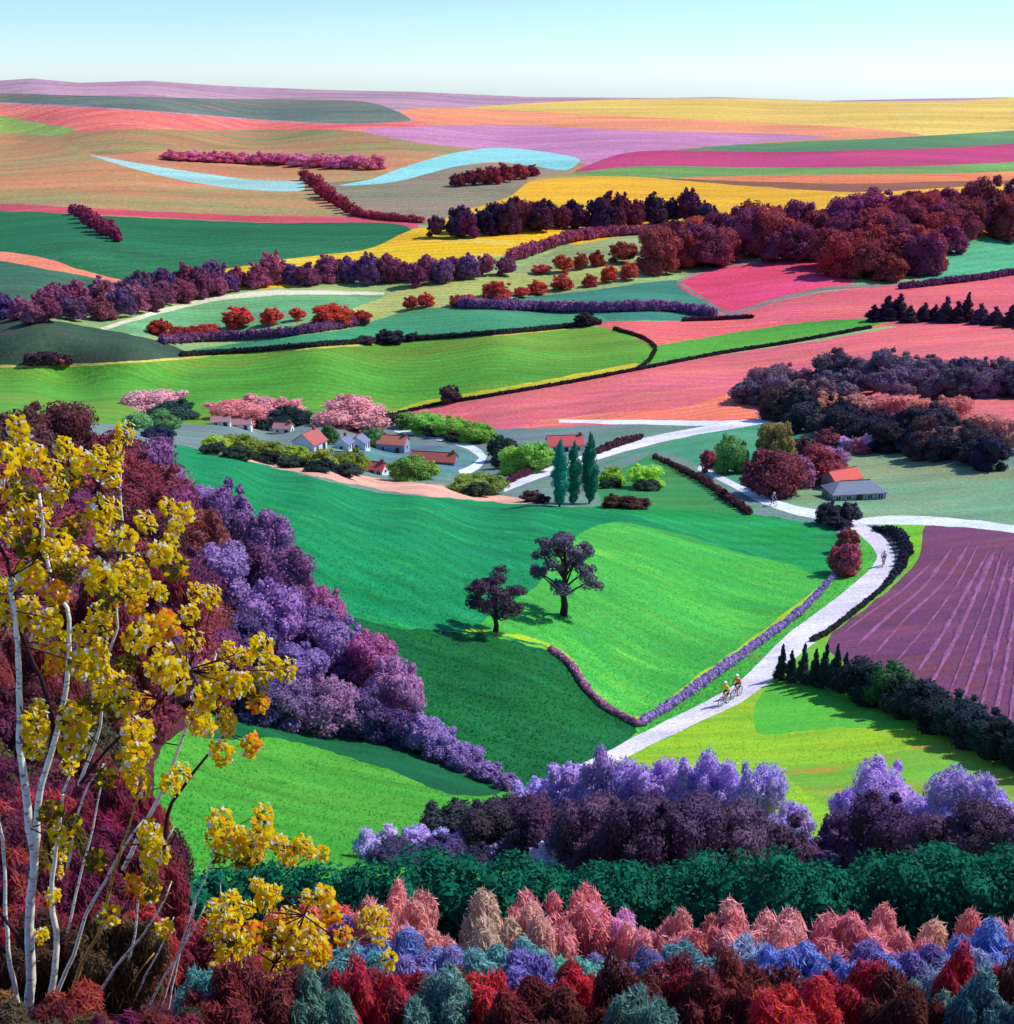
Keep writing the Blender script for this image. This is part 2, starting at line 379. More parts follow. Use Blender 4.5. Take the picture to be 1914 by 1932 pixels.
F('khaki_field', 'khaki green field in the middle', [(600,610),(700,565),(800,535),(950,512),(1100,505),(1250,470),(1400,420),(1380,450),(1280,500),(1100,540),(950,560),(800,590),(700,612)], (178,186,112), (165,175,110), c3=(205,180,120))
F('grey_green_field', 'grey green field beside the red trees', [(970,516),(1030,480),(1150,450),(1330,432),(1340,455),(1200,480),(1100,500)], (150,172,116), (160,165,125))
F('aqua_field', 'aqua green field below the chalk track', [(185,622),(300,590),(450,562),(600,556),(730,556),(660,585),(560,610),(400,640),(280,632)], (108,176,130), (135,180,125))
F('chalk_track', 'pale chalk track above the aqua field', strip([(190,622,6),(300,588,8),(420,562,10),(520,552,10),(620,552,8),(725,553,5)]), (226,222,206), (215,205,190), raw=True)
F('teal_field', 'teal field under the red hedge trees', [(845,582),(950,565),(1100,550),(1230,532),(1285,530),(1320,560),(1360,596),(1200,605),(950,600)], (74,142,128), (60,130,120))
F('teal_green_field', 'teal green field above the bright green one', [(330,668),(500,640),(650,622),(760,590),(840,580),(960,588),(1130,596),(1150,606),(900,632),(700,650),(450,675)], (68,156,118), (80,150,110))
F('dark_hill', 'dark green hillside on the left', [(W0,560),(0,590),(120,608),(240,630),(320,650),(362,672),(300,684),(100,690),(W0,692)], (56,84,70), (70,80,70), c3=(95,75,75))
F('pink_field', 'salmon pink field on the right beyond the green wedge', [(1125,612),(1300,606),(1420,600),(1700,590),(1680,612),(1450,632),(1240,660)], (246,116,116), (235,105,115))
F('rose_field', 'rose pink field beside the dark conifers', [(1340,600),(1430,574),(1600,545),(1800,530),(W1,495),(W1,640),(1640,612),(1450,606)], (220,98,116), (226,106,120))
F('crimson_field', 'crimson pink field below the maroon wood', [(1278,532),(1340,508),(1430,492),(1520,486),(1560,505),(1610,532),(1500,556),(1430,575),(1370,588),(1330,570)], (234,74,104), (220,70,110), c3=(240,100,140), rows=(9,20,lin((205,75,125)),0.5))
F('verge', 'grey verge round the crimson field', strip([(1280,531,5),(1330,565,6),(1375,592,7),(1450,570,8),(1560,545,7),(1700,535,6)]), (150,140,130), (120,110,130), raw=True)
F('verge', 'pale grey verge above the crimson field', strip([(1278,531,5),(1330,510,8),(1400,496,9),(1470,488,8),(1520,486,5)]), (165,145,145), (150,130,140), raw=True)
F('emerald_field', 'emerald field at the right edge', [(1735,532),(1780,500),(1800,462),(1850,450),(W1,435),(W1,512),(1914,515),(1830,530)], (72,176,136), (95,180,140))
F('bright_green_field', 'long bright green field across the middle', [(W0,692),(0,692),(200,686),(400,672),(700,648),(950,630),(1110,616),(1160,622),(1210,642),(1236,656),(1228,676),(1205,696),(1000,730),(850,758),(740,782),(600,800),(200,800),(W0,800)], (78,164,58), (122,150,54), c3=(60,180,74))
F('field_rim', 'yellow rim at the foot of the bright green field', [(725,782),(780,762),(880,742),(1000,722),(1120,700),(1205,686),(1212,692),(1100,712),(960,738),(850,758),(760,782)], (186,196,44), (225,180,60))
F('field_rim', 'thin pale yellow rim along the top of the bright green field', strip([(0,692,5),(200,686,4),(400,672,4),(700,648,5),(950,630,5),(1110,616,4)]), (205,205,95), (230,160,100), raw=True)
F('green_wedge', 'narrow green wedge between two pink fields', [(1232,658),(1300,642),(1450,618),(1560,604),(1690,602),(1640,618),(1500,642),(1350,668),(1214,694)], (72,156,58), (95,165,60))
F('pink_crop', 'sweeping pink field above the village', [(730,788),(850,762),(1000,736),(1215,696),(1400,664),(1600,634),(1720,614),(1850,618),(W1,640),(W1,790),(1460,795),(1200,800),(900,808)], (240,114,112), (194,94,112), stretch=9, angle=14, c3=(255,135,118), rows=(7,-16,lin((222,120,135)),0.45))
F('orange_crop', 'orange corner of the pink field by the lane', [(1000,796),(1150,780),(1300,766),(1420,732),(1400,756),(1470,792),(1300,797),(1150,798)], (255,138,104), (255,120,110))
# valley
F('lane', 'white lane edging the pink field', strip([(1055,794,6),(1150,796,8),(1250,797,9),(1350,799,10),(1410,798,12)]), (232,236,240), (215,215,230), raw=True)
F('teal_paddock', 'teal green paddock beside the white lane', [(1125,880),(1200,852),(1320,818),(1460,797),(1560,835),(1610,880),(1540,915),(1440,930),(1340,885),(1240,852)], (62,146,118), (85,150,120))
F('green_paddock', 'dark green paddock behind the poplars', [(1125,905),(1180,880),(1245,858),(1320,910),(1420,962),(1300,972),(1150,965)], (52,138,84), (70,130,70))
F('village_green', 'grey teal ground inside the bend of the village lane', [(640,860),(760,840),(880,850),(900,866),(850,895),(760,900)], (84,140,140), (96,120,150))
F('lane', 'white lane climbing from the poplars to the dark wood', strip([(950,922,14),(1000,902,14),(1060,880,14),(1125,860,15),(1200,838,15),(1300,816,14),(1400,800,12),(1470,789,8)]), (234,236,246), (220,215,235), raw=True)
F('lane', 'white lane bending round the village houses', strip([(745,812,6),(800,820,9),(850,831,10),(890,845,12),(912,862,14),(898,880,14),(868,893,12)]), (225,236,240), (205,220,230), raw=True)
F('grey_meadow', 'grey green meadow below the dark wood on the right', [(1560,880),(1620,845),(1700,855),(1800,878),(W1,905),(W1,1020),(1914,1000),(1780,982),(1600,988),(1480,950)], (112,160,132), (150,155,120), c3=(80,150,135))
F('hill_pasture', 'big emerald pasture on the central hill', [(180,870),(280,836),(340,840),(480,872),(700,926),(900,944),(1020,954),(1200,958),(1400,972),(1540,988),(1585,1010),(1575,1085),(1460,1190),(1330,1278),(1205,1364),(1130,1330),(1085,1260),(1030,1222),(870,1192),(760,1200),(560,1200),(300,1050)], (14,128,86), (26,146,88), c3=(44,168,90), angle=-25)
F('hill_pasture', 'light green sunny part of the central hill', [(1010,1108),(1090,1010),(1160,985),(1290,1010),(1420,1050),(1570,1088),(1480,1170),(1330,1276),(1205,1362),(1130,1325),(1090,1258),(1030,1218),(900,1188),(960,1140)], (76,184,76), (66,164,72), c3=(122,200,70), angle=-35)  # the hill's sunlit side, painted as paler grass over the emerald
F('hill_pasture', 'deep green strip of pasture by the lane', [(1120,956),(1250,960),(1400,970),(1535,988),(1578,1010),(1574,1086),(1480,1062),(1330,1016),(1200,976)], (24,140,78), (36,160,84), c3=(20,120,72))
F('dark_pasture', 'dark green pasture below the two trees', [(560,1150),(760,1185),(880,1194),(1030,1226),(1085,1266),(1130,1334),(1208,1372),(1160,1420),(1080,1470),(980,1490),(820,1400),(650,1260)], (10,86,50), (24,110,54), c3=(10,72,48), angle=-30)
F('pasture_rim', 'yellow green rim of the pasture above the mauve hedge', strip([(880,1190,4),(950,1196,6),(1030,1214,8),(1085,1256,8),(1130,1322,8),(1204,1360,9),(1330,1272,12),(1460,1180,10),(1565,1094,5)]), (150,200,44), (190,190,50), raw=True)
F('stubble_track', 'pale pink track along the crest of the hill', [(430,860),(520,872),(650,892),(850,918),(960,936),(1010,950),(900,944),(750,928),(600,900),(500,878)], (232,174,164), (222,160,150))
F('road_verge', 'green verge between the hedge and the road', [(1200,1374),(1330,1286),(1460,1196),(1560,1110),(1590,1040),(1610,990),(1680,1040),(1670,1090),(1550,1190),(1400,1310),(1220,1400)], (64,176,80), (90,180,70), c3=(150,120,70))
F('lime_verge', 'lime green verge round the bend of the road', [(1600,1000),(1680,988),(1745,986),(1748,1020),(1730,1050),(1650,1130),(1560,1205),(1530,1215),(1600,1150),(1690,1080),(1680,1020)], (140,196,40), (110,180,50))
F('road_bank', 'grey blue bank on the outside of the bend', strip([(1625,996,14),(1680,1015,34),(1700,1048,36),(1680,1085,26),(1620,1140,10)]), (84,112,122), (105,90,95), raw=True)
F('ploughed_field', 'purple ploughed field on the right', [(1748,990),(1830,992),(1914,1003),(W1,1040),(W1,1500),(1914,1430),(1750,1330),(1560,1225),(1570,1195),(1660,1128),(1735,1052)], (110,64,106), (130,74,108), c3=(146,72,92))
F('lane', 'white lane running off to the right', strip([(1600,986,10),(1680,981,17),(1760,983,17),(1850,990,15),(1914,998,14),(2100,1020,14),(2260,1040,14)]), (232,240,240), (220,225,230), raw=True)
F('lane', 'white lane coming down from the farm', strip([(1318,882,8),(1380,912,11),(1440,942,15),(1500,962,17),(1560,974,17),(1615,990,20)]), (228,236,244), (215,220,235), raw=True)
F('lime_meadow', 'lime meadow below the road on the right', [(1120,1450),(1180,1424),(1260,1392),(1390,1324),(1462,1270),(1600,1290),(1760,1360),(1914,1430),(W1,1520),(W1,1660),(1300,1660),(1080,1520)], (150,194,48), (128,178,54), c3=(186,192,42), stretch=6)
F('meadow_patch', 'mid green patch of the lime meadow', [(1425,1330),(1462,1284),(1560,1300),(1700,1352),(1760,1376),(1620,1372),(1520,1378),(1430,1384)], (76,178,70), (100,185,60))
F('meadow_patch', 'olive green lower part of the lime meadow', [(1480,1452),(1620,1440),(1780,1400),(1914,1440),(W1,1540),(W1,1600),(1700,1560),(1560,1520)], (104,180,56), (140,160,66), c3=(205,130,70))
F('lane', 'white road running down past the cyclists', strip([(1060,1475,26),(1170,1420,26),(1240,1384,28),(1320,1346,30),(1390,1310,34),(1450,1262,42),(1500,1214,44),(1560,1168,42),(1620,1118,38),(1660,1080,36),(1672,1050,34),(1655,1020,28),(1628,1000,22),(1605,984,16)]), (230,224,238), (206,196,214), raw=True, c3=(196,186,200))
F('near_pasture', 'green pasture on the near left slope', [(300,1420),(440,1338),(560,1344),(700,1380),(860,1430),(1000,1484),(1010,1520),(1000,1600),(900,1690),(500,1700),(320,1640)], (64,152,54), (86,160,58), c3=(46,126,52), stretch=7, angle=-8)
F('near_pasture', 'dark teal green upper part of the near left pasture', [(430,1338),(560,1342),(700,1378),(860,1430),(1000,1482),(860,1500),(760,1462),(620,1416),(500,1390),(390,1392)], (20,88,62), (24,108,62), c3=(36,122,56), stretch=7, angle=-8)

# triangulate the land with the field edges in it, then hand each triangle to the field that lies on top
GU = np.arange(W0, W1 + 1, 14.0)
_pts = []; _edges = []
def ridge_v(u): return np.interp(u, [r[0] for r in RIDGE], [r[1] for r in RIDGE])
_rnd = np.random.RandomState(4)
_v = 0
rows_v = []
v = 0.0
while v < 2000:
    rows_v.append(v)
    v += 4.0 if v < 120 else (6.0 if v < 350 else 12.0)
for k, dv in enumerate(rows_v):
    for u in GU:
        vv = ridge_v(u) + dv if k < 10 else max(ridge_v(u) + dv, 0)
        if vv > 2160: continue
        j = 0 if (k == 0 or u == GU[0] or u == GU[-1]) else 1
        _pts.append((u + j * _rnd.uniform(-2.5, 2.5), vv + j * _rnd.uniform(-1.2, 1.2)))
_ng = len(_pts)
for f in FIELDS:
    P = f[2]
    i0 = len(_pts)
    for p in P:
        _pts.append((float(np.clip(p[0], W0, W1)), float(max(p[1], ridge_v(p[0])))))
    n = len(P)
    _edges += [(i0 + i, i0 + (i + 1) % n) for i in range(n)]
_pts = [Vector(p) for p in _pts]
cv, ce, cf, *_ = delaunay_2d_cdt(_pts, _edges, [], 0, 0.05)
CV = np.array([(p.x, p.y) for p in cv]); CF = np.array([list(f) for f in cf if len(f) == 3], int)
cen = CV[CF].mean(axis=1)
_keep = cen[:, 1] > ridge_v(cen[:, 0]) + 0.2
CF = CF[_keep]; cen = cen[_keep]
owner = np.zeros(len(CF), int)
for fi, f in enumerate(FIELDS):
    P = f[2]
    lo, hi = P.min(0), P.max(0)
    sel = np.where((cen[:, 0] > lo[0]) & (cen[:, 0] < hi[0]) & (cen[:, 1] > lo[1]) & (cen[:, 1] < hi[1]))[0]
    if len(sel) == 0: continue
    x, y = cen[sel, 0], cen[sel, 1]
    ins = np.zeros(len(sel), bool)
    for i in range(len(P)):
        x1, y1 = P[i - 1]; x2, y2 = P[i]
        c = (y1 > y) != (y2 > y)
        if y1 != y2:
            ins ^= c & (x < (x2 - x1) * (y - y1) / (y2 - y1) + x1)
    owner[sel[ins]] = fi
W3 = land(CV[:, 0], CV[:, 1])
# smooth normals of the whole sheet, so that the fields meet without a crease
_a = W3[CF[:, 1]] - W3[CF[:, 0]]; _b = W3[CF[:, 2]] - W3[CF[:, 0]]
fn = np.cross(_a, _b)
flip = fn[:, 2] < 0
CF[flip] = CF[flip][:, ::-1]; fn[flip] *= -1
VN = np.zeros_like(W3)
fnn = fn / np.maximum(np.linalg.norm(fn, axis=1)[:, None], 1e-9)
for k in range(3): np.add.at(VN, CF[:, k], fnn)
VN /= np.maximum(np.linalg.norm(VN, axis=1)[:, None], 1e-9)

FIELD_OBJ = {}
for fi, (name, label, P, c1, c2, kw) in enumerate(FIELDS):
    tri = CF[owner == fi]
    if len(tri) == 0: continue
    idx, inv = np.unique(tri, return_inverse=True)
    me = mesh_np(name, W3[idx], inv.reshape(tri.shape))
    me.polygons.foreach_set('use_smooth', np.ones(len(tri), bool))
    me.normals_split_custom_set_from_vertices([tuple(n) for n in VN[idx]])
    cu, cvv = CV[idx].mean(0)
    D = float(np.median(np.linalg.norm(W3[idx] - np.array([0, 0, CAMZ]), axis=1)))
    kw = dict(kw)
    def linf(c): r = lin(c); return (r[0], r[1], r[2] * (0.8 if name not in ('lane', 'stream') else 0.95), 1.0)
    if 'c3' in kw: kw['c3'] = linf(kw['c3'])
    if 'rows' not in kw and ('field' in name or 'crop' in name or name == 'yellow_strip') and name not in ('ploughed_field', 'far_field'):
        rr = random.Random(fi); dk = tuple(0.7 * a for a in c2)
        kw['rows'] = (D * rr.uniform(0.010, 0.016), rr.choice([-28, -14, 12, 24, 40]), lin(dk), 0.28)
    if name == 'hill_pasture': kw['rows'] = (D * 0.02, -52, lin(tuple(0.8 * a for a in c1)), 0.3)
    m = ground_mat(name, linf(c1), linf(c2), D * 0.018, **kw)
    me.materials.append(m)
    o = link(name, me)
    tag(o, label, None, None, 'structure')
    FIELD_OBJ[label] = o
# ------------------------------------------------------------------ foliage
KL = 1.95                          # leaves half in one another's shade look darker than they are
LEAF = foliage_mat('leaves')
BARK = plain_mat('bark', lin((70, 48, 56)), 0.9, 0.3, 0.2)
def cube_sphere(k=3):
    vs = []; fs = []
    for ax in range(3):
        for sg in (-1, 1):
            i0 = len(vs)
            for i in range(k + 1):
                for j in range(k + 1):
                    p = [0, 0, 0]; p[ax] = sg
                    p[(ax + 1) % 3] = math.tan((2 * i / k - 1) * math.pi / 4); p[(ax + 2) % 3] = math.tan((2 * j / k - 1) * math.pi / 4)
                    q = np.array(p, float); vs.append(q / np.linalg.norm(q))
            for i in range(k):
                for j in range(k):
                    a = i0 + i * (k + 1) + j
                    f = [a, a + k + 1, a + k + 2, a + 1]
                    fs.append(f if sg > 0 else f[::-1])
    return np.array(vs), np.array(fs)
_CS = cube_sphere(3)
def foliage(lobes, n, ls, seed, core=0.8, floor=None, spiky=0.0, low=-0.45):
    """leaf quads over a cluster of ellipsoid lobes (x,y,z,rx,ry,rz), with leafy cores inside"""
    rs = np.random.RandomState(seed)
    Lb = np.array(lobes, float)
    w = (Lb[:, 3] * Lb[:, 5]); w /= w.sum()
    V = []; Q = []; cnt = 0
    k = rs.choice(len(Lb), int(n * 1.7), p=w)
    d = rs.normal(size=(len(k), 3)); d /= np.linalg.norm(d, axis=1)[:, None]
    ok = d[:, 2] > low
    k, d = k[ok], d[ok]
    P = Lb[k, :3] + Lb[k, 3:6] * d * (0.86 + 0.3 * rs.rand(len(k)) ** 1.6)[:, None]
    ins = np.zeros(len(k), bool)
    for j in range(len(Lb)):
        r = ((P - Lb[j, :3]) / (Lb[j, 3:6] * 0.9))
        ins |= (r * r).sum(1) < 1
    if floor is not None: ins |= P[:, 2] < floor
    P, d = P[~ins][:n], d[~ins][:n]
    m = len(P)
    nr = d + rs.normal(scale=0.55, size=(m, 3)); nr /= np.linalg.norm(nr, axis=1)[:, None]
    t = rs.normal(size=(m, 3)); t[:, 2] += spiky
    t -= nr * (t * nr).sum(1)[:, None]; t /= np.linalg.norm(t, axis=1)[:, None]
    b = np.cross(nr, t)
    s = (ls * (0.6 + 0.8 * rs.rand(m)))[:, None]
    bend = nr * s * 0.25
    V.append(np.stack([P - t * s, P - b * s * 0.62 - bend, P + t * s, P + b * s * 0.62 - bend], 1).reshape(-1, 3))
    Q.append(np.arange(m * 4).reshape(-1, 4)); cnt = m * 4
    if core:
        cvs, cfs = _CS
        for L_ in Lb:
            jit = 1 + rs.uniform(-0.1, 0.1, len(cvs))
            V.append(L_[:3] + cvs * L_[3:6] * core * jit[:, None]); Q.append(cfs + cnt); cnt += len(cvs)
    return np.concatenate(V), np.concatenate(Q)
def lobes_round(seed, n=11, flat=1.0):
    rs = random.Random(seed); L_ = [(0, 0, 0.42 * flat, 0.33, 0.33, 0.36 * flat)]
    for i in range(n):
        a = i * 2.399 + rs.uniform(-.4, .4); e = rs.uniform(0.0, 1.0)
        z = 0.16 + 0.58 * e; r = (0.36 * math.sqrt(max(0.05, 1 - ((z - 0.3) / 0.62) ** 2))) * rs.uniform(0.75, 1.0)
        q = rs.uniform(0.11, 0.25)
        L_.append((r * math.cos(a), r * math.sin(a), z * flat, q, q, q * flat * rs.uniform(.8, 1.1)))
    L_.append((rs.uniform(-.1, .1), rs.uniform(-.1, .1), 0.8 * flat, 0.17, 0.17, 0.17 * flat))
    for i in range(7):                       # stray shoots that break the outline
        a = rs.uniform(0, 6.28); z = rs.uniform(.35, .98); r = .44 * math.sqrt(max(.04, 1 - ((z - .35) / .68) ** 2)); q = rs.uniform(.05, .1)
        L_.append((r * math.cos(a), r * math.sin(a), z * flat, q, q, q * 1.2 * flat))
    return L_
def lobes_poplar(seed):
    rs = random.Random(seed)
    prof = [(0.12, .17), (0.24, .26), (0.38, .31), (0.52, .31), (0.66, .27), (0.78, .21), (0.88, .14), (0.95, .075)]
    L_ = []
    for z, r in prof:
        L_.append((rs.uniform(-.05, .05), rs.uniform(-.05, .05), z, r * .85, r * .85, 0.12))
        for k in range(3):
            a = rs.uniform(0, 6.28); L_.append((r * .5 * math.cos(a), r * .5 * math.sin(a), z + rs.uniform(-.04, .04), r * .55, r * .55, 0.085))
    return L_
def lobes_conifer(seed):
    rs = random.Random(seed); L_ = []
    for i in range(9):
        z = 0.08 + i * 0.1; r = 0.36 * (1 - z) + 0.035
        for k in range(4 if i < 6 else 2):
            a = rs.uniform(0, 6.28); L_.append((r * .55 * math.cos(a), r * .55 * math.sin(a), z, r * .6, r * .6, 0.08))
        L_.append((0, 0, z + .03, r * .6, r * .6, 0.08))
    return L_
PROTO = {}
def proto(kind, lod, k):
    key = (kind, lod, k)
    if key in PROTO: return PROTO[key]
    seed = hash((len(kind), ord(kind[0]), lod, k)) % 9973
    n, ls = {0: (520, .075), 1: (1900, .046), 2: (5200, .029), 3: (12000, .0185)}[lod]
    if kind == 'round': V, Q = foliage(lobes_round(seed, 12 + 3 * lod), n, ls, seed, floor=-0.02)
    elif kind == 'low': V, Q = foliage([(x * 1.15, y, z * .95, a, b, c) for x, y, z, a, b, c in lobes_round(seed, 14 + 3 * lod)], n, ls, seed, floor=-0.02)
    elif kind == 'poplar': V, Q = foliage([(x * 1.5, y * 1.5, z, a * 1.5, b * 1.5, c) for x, y, z, a, b, c in lobes_poplar(seed)], n, ls * .8, seed, spiky=1.6)
    elif kind == 'conifer': V, Q = foliage(lobes_conifer(seed), n, ls * .8, seed, spiky=0.8)
    me = mesh_np(kind + '_crown', V, Q)
    me.materials.append(LEAF)
    PROTO[key] = me
    return me
RND = random.Random(11)
NTH = ['', 'first', 'second', 'third', 'fourth', 'fifth', 'sixth', 'seventh', 'eighth', 'ninth', 'tenth', 'eleventh', 'twelfth', 'thirteenth', 'fourteenth', 'fifteenth', 'sixteenth', 'seventeenth', 'eighteenth', 'nineteenth', 'twentieth']
def _trunk_mesh():
    bm = bmesh.new()
    rings = []
    for z, r in ((-0.06, .075), (0.0, .055), (0.15, .042), (0.4, .03), (0.7, .012)):
        rings.append([bm.verts.new((r * math.cos(i * math.pi / 4), r * math.sin(i * math.pi / 4), z)) for i in range(8)])
    for a, b in zip(rings, rings[1:]):
        for i in range(8): bm.faces.new((a[i], a[(i + 1) % 8], b[(i + 1) % 8], b[i]))
    me = bpy.data.meshes.new('trunk'); bm.to_mesh(me); bm.free(); me.materials.append(BARK)
    return me
TRUNK = _trunk_mesh()
def jit(c, a=0.12):
    k = 1 + RND.uniform(-a, a); return tuple(max(0, min(255, x * k + RND.uniform(-6, 6))) for x in c)
def plant(name, label, cat, group, u, v, w, h, c, kind='round', trunk=False, sink=0.06, seed=None, lift=0.0):
    """a bush or tree whose foot is at (u, v) as seen from the viewpoint, w x h in the same units"""
    p = at(u, v); D = depth(u, v); s = D / FPX
    th = PITCH + math.atan((v - 966) / FPX)
    c = mute(c)
    W = w * s; H = h * s / max(math.cos(th), 0.72)
    px = max(w, h) * 0.53
    lod = 0 if px < 16 else 1 if px < 34 else 2 if px < 75 else 3
    me = proto(kind, lod, RND.randrange(4))
    rot = RND.uniform(0, 6.28)
    if trunk:
        o = link(name, None); o.empty_display_size = 0.3
        o.location = p; o.rotation_euler = (0, 0, rot); o.scale = (W, W, H)
        cr = link('crown', me, o); cr.location = (0, 0, lift); cr.color = lin(c, KL)
        if lift: cr.scale = (1, 1, 1 - lift)
        link('trunk', TRUNK, o)
    else:
        o = link(name, me); o.location = p - Vector((0, 0, sink * H)); o.rotation_euler = (0, 0, rot); o.scale = (W, W, H); o.color = lin(c, KL)
    return tag(o, label, cat, group)
def row(items, name, desc, where, cat, group, col, kind='round', trunk=False, ja=0.14, side='left'):
    items = sorted(items, key=lambda i: i[0])
    n = len(items)
    for i, it in enumerate(items):
        u, v, w, h = it[:4]
        c = it[4] if len(it) > 4 else jit(col, ja)
        if n == 1: lab = f'{desc} {where}'
        elif i == 0: lab = f'leftmost {desc} {where}'
        elif i == n - 1: lab = f'rightmost {desc} {where}'
        else: lab = f'{NTH[i + 1]} {desc} from the left {where}'
        plant(name, lab, cat, group if n > 1 else None, u, v, w, h, c, kind, trunk)
def inside(P, x, y):
    r = False
    for i in range(len(P)):
        x1, y1 = P[i - 1]; x2, y2 = P[i]
        if (y1 > y) != (y2 > y) and x < (x2 - x1) * (y - y1) / (y2 - y1) + x1: r = not r
    return r
WORDS = {'maroon': (112,44,66), 'plum': (70,38,62), 'purple': (96,56,100), 'rust red': (150,56,50), 'brown': (120,70,60), 'olive': (90,70,44), 'lilac': (150,110,175), 'teal': (88,140,136), 'blue': (90,130,190), 'crimson': (165,44,56), 'orange': (215,90,64), 'mauve': (130,100,150), 'slate': (84,66,90), 'blackish': (46,44,60)}
def word(c): return min(WORDS, key=lambda k: sum((a - b) ** 2 for a, b in zip(WORDS[k], c)))
def third(x, xs):
    lo, hi = min(xs), max(xs); t = (x - lo) / max(hi - lo, 1)
    return 'left' if t < .2 else 'centre left' if t < .4 else 'middle' if t < .6 else 'centre right' if t < .8 else 'right'
def wood(poly, gap, size, cols, name, noun, where, cat, group, kind='round', tall=0.9, squeeze=0.45, trunk=False, seed=1, limit=300):
    rs = random.Random(seed); pts = []
    xs = [p[0] for p in poly]; ys = [p[1] for p in poly]
    for _ in range(9000):
        if len(pts) >= limit: break
        x, y = rs.uniform(min(xs), max(xs)), rs.uniform(min(ys), max(ys))
        if not inside(poly, x, y): continue
        if all(((x - a) ** 2 + ((y - b) / squeeze) ** 2) > gap * gap for a, b in pts): pts.append((x, y))
    px = [p[0] for p in pts]; my = sorted(p[1] for p in pts)[len(pts) // 2]
    for x, y in sorted(pts, key=lambda p: p[1]):
        w = rs.uniform(*size); c = jit(rs.choice(cols)); sz = 'large' if w > (size[0] + size[1]) / 2 else 'small'
        lab = f"{sz} {word(c)} {noun}, {third(x, px)} {'front' if y > my else 'back'} of the {where}"
        plant(name, lab, cat, group, x, y, w, w * rs.uniform(tall * .85, tall * 1.15), c, kind, trunk)
    return pts
def mute(c, k=0.12):
    if c[2] > c[0] - 6 and c[2] > c[1] + 8: k = 0.27
    g = sum(c) / 3.0; return tuple(x * (1 - k) + g * k for x in c)
def hedge(line, h, c, label, name='hedge', leaf=None, wide=0.55, seed=3, cat='hedge', group=None, dens=1.0, extra=2, core=.8, fine=.42):
    """a continuous hedge along a line of (u, v) or (u, v, height)"""
    L_ = smooth([p[:2] for p in line], closed=False, step=max(3.0, h * fine))
    hs = np.interp(np.linspace(0, 1, len(L_)), np.linspace(0, 1, len(line)), [p[2] if len(p) > 2 else h for p in line])
    rs = random.Random(seed); lobes = []; P = land(L_[:, 0], L_[:, 1])
    sc = []
    for q, hh in zip(P, hs):
        s = np.linalg.norm(q - np.array([0, 0, CAMZ])) / FPX; r = hh * s * wide * rs.uniform(.8, 1.15); sc.append(s)
        lobes.append((q[0] + rs.uniform(-.2, .2) * r, q[1] + rs.uniform(-.2, .2) * r, q[2] + hh * s * 0.42, r, r, hh * s * rs.uniform(.5, .68)))
        for k in range(extra):
            z = rs.uniform(.25, .85); rr = r * rs.uniform(.45, .65)
            lobes.append((q[0] + rs.uniform(-.7, .7) * r, q[1] + rs.uniform(-.7, .7) * r, q[2] + hh * s * z, rr, rr, rr))
    lobes = np.array(lobes); o0 = lobes[0, :3].copy(); lobes[:, :3] -= o0
    ms = float(np.median(sc))
    n = int(min(130000, max(300, len(L_) * (90 + h * 3.0) * dens)))
    V, Q = foliage(lobes, n, ms * (leaf or max(2.6, min(5.0, h * 0.11))), seed, core=core)
    me = mesh_np(name, V, Q); me.materials.append(LEAF)
    o = link(name, me); o.location = o0; o.color = lin(c, KL)
    return tag(o, label, cat, group)

# ---- far country
row([(330+i*34, 302+i*1.6+RND.uniform(-1,1), 46, 20+i*.9) for i in range(12)], 'tree', 'magenta tree', 'in the far row left of the stream bend', 'tree', 'magenta trees in the far row', (198,92,128), 'low')
row([(862,352,34,24),(885,350,34,30),(905,349,36,34),(928,347,38,36),(952,343,40,36),(978,338,38,30),(1002,332,34,22)], 'tree', 'maroon tree', 'in the small copse below the far stream', 'tree', 'maroon trees of the far copse', (126,44,56), 'round')
hedge([(575,340,16),(592,352,24),(612,372,24),(640,392,20),(675,408,16)], 20, (124,42,58), 'thick maroon hedge slanting down from the end of the far stream', seed=5)
hedge([(668,406,12),(720,414,12),(795,420,10)], 11, (150,60,76), 'thin maroon hedge running right to the dark wood', seed=6)
hedge([(143,404,18),(165,420,26),(190,438,28),(222,456,20)], 26, (112,40,66), 'thick maroon hedge slanting across the dark green field', seed=7)
# dark wood under the big yellow field
wood([(820,442),(960,432),(1150,418),(1340,408),(1345,424),(1150,434),(980,440),(880,448),(815,450)], 24, (34,52), [(62,32,58),(78,34,62),(96,38,58),(52,30,62)], 'tree', 'tree', 'long wood below the yellow field', 'tree', 'trees of the long dark plum wood', tall=1.15, squeeze=.4, seed=2)
hedge([(960,494,22),(1010,478,20),(1070,458,18),(1150,446,16),(1250,440,14),(1330,434,14)], 18, (134,64,88), 'mauve hedge climbing below the dark plum wood', seed=8)
# purple hedgerow across the left
wood([(0,600),(100,586),(180,574),(300,552),(480,534),(650,528),(800,526),(975,516),(975,524),(800,540),(650,536),(480,545),(330,572),(230,604),(120,614),(0,606)], 28, (38,60), [(96,56,98),(112,54,84),(88,52,104),(126,60,84)], 'tree', 'tree', 'hedgerow below the yellow strip', 'tree', 'trees of the long purple hedgerow', tall=.95, squeeze=.4, seed=3)
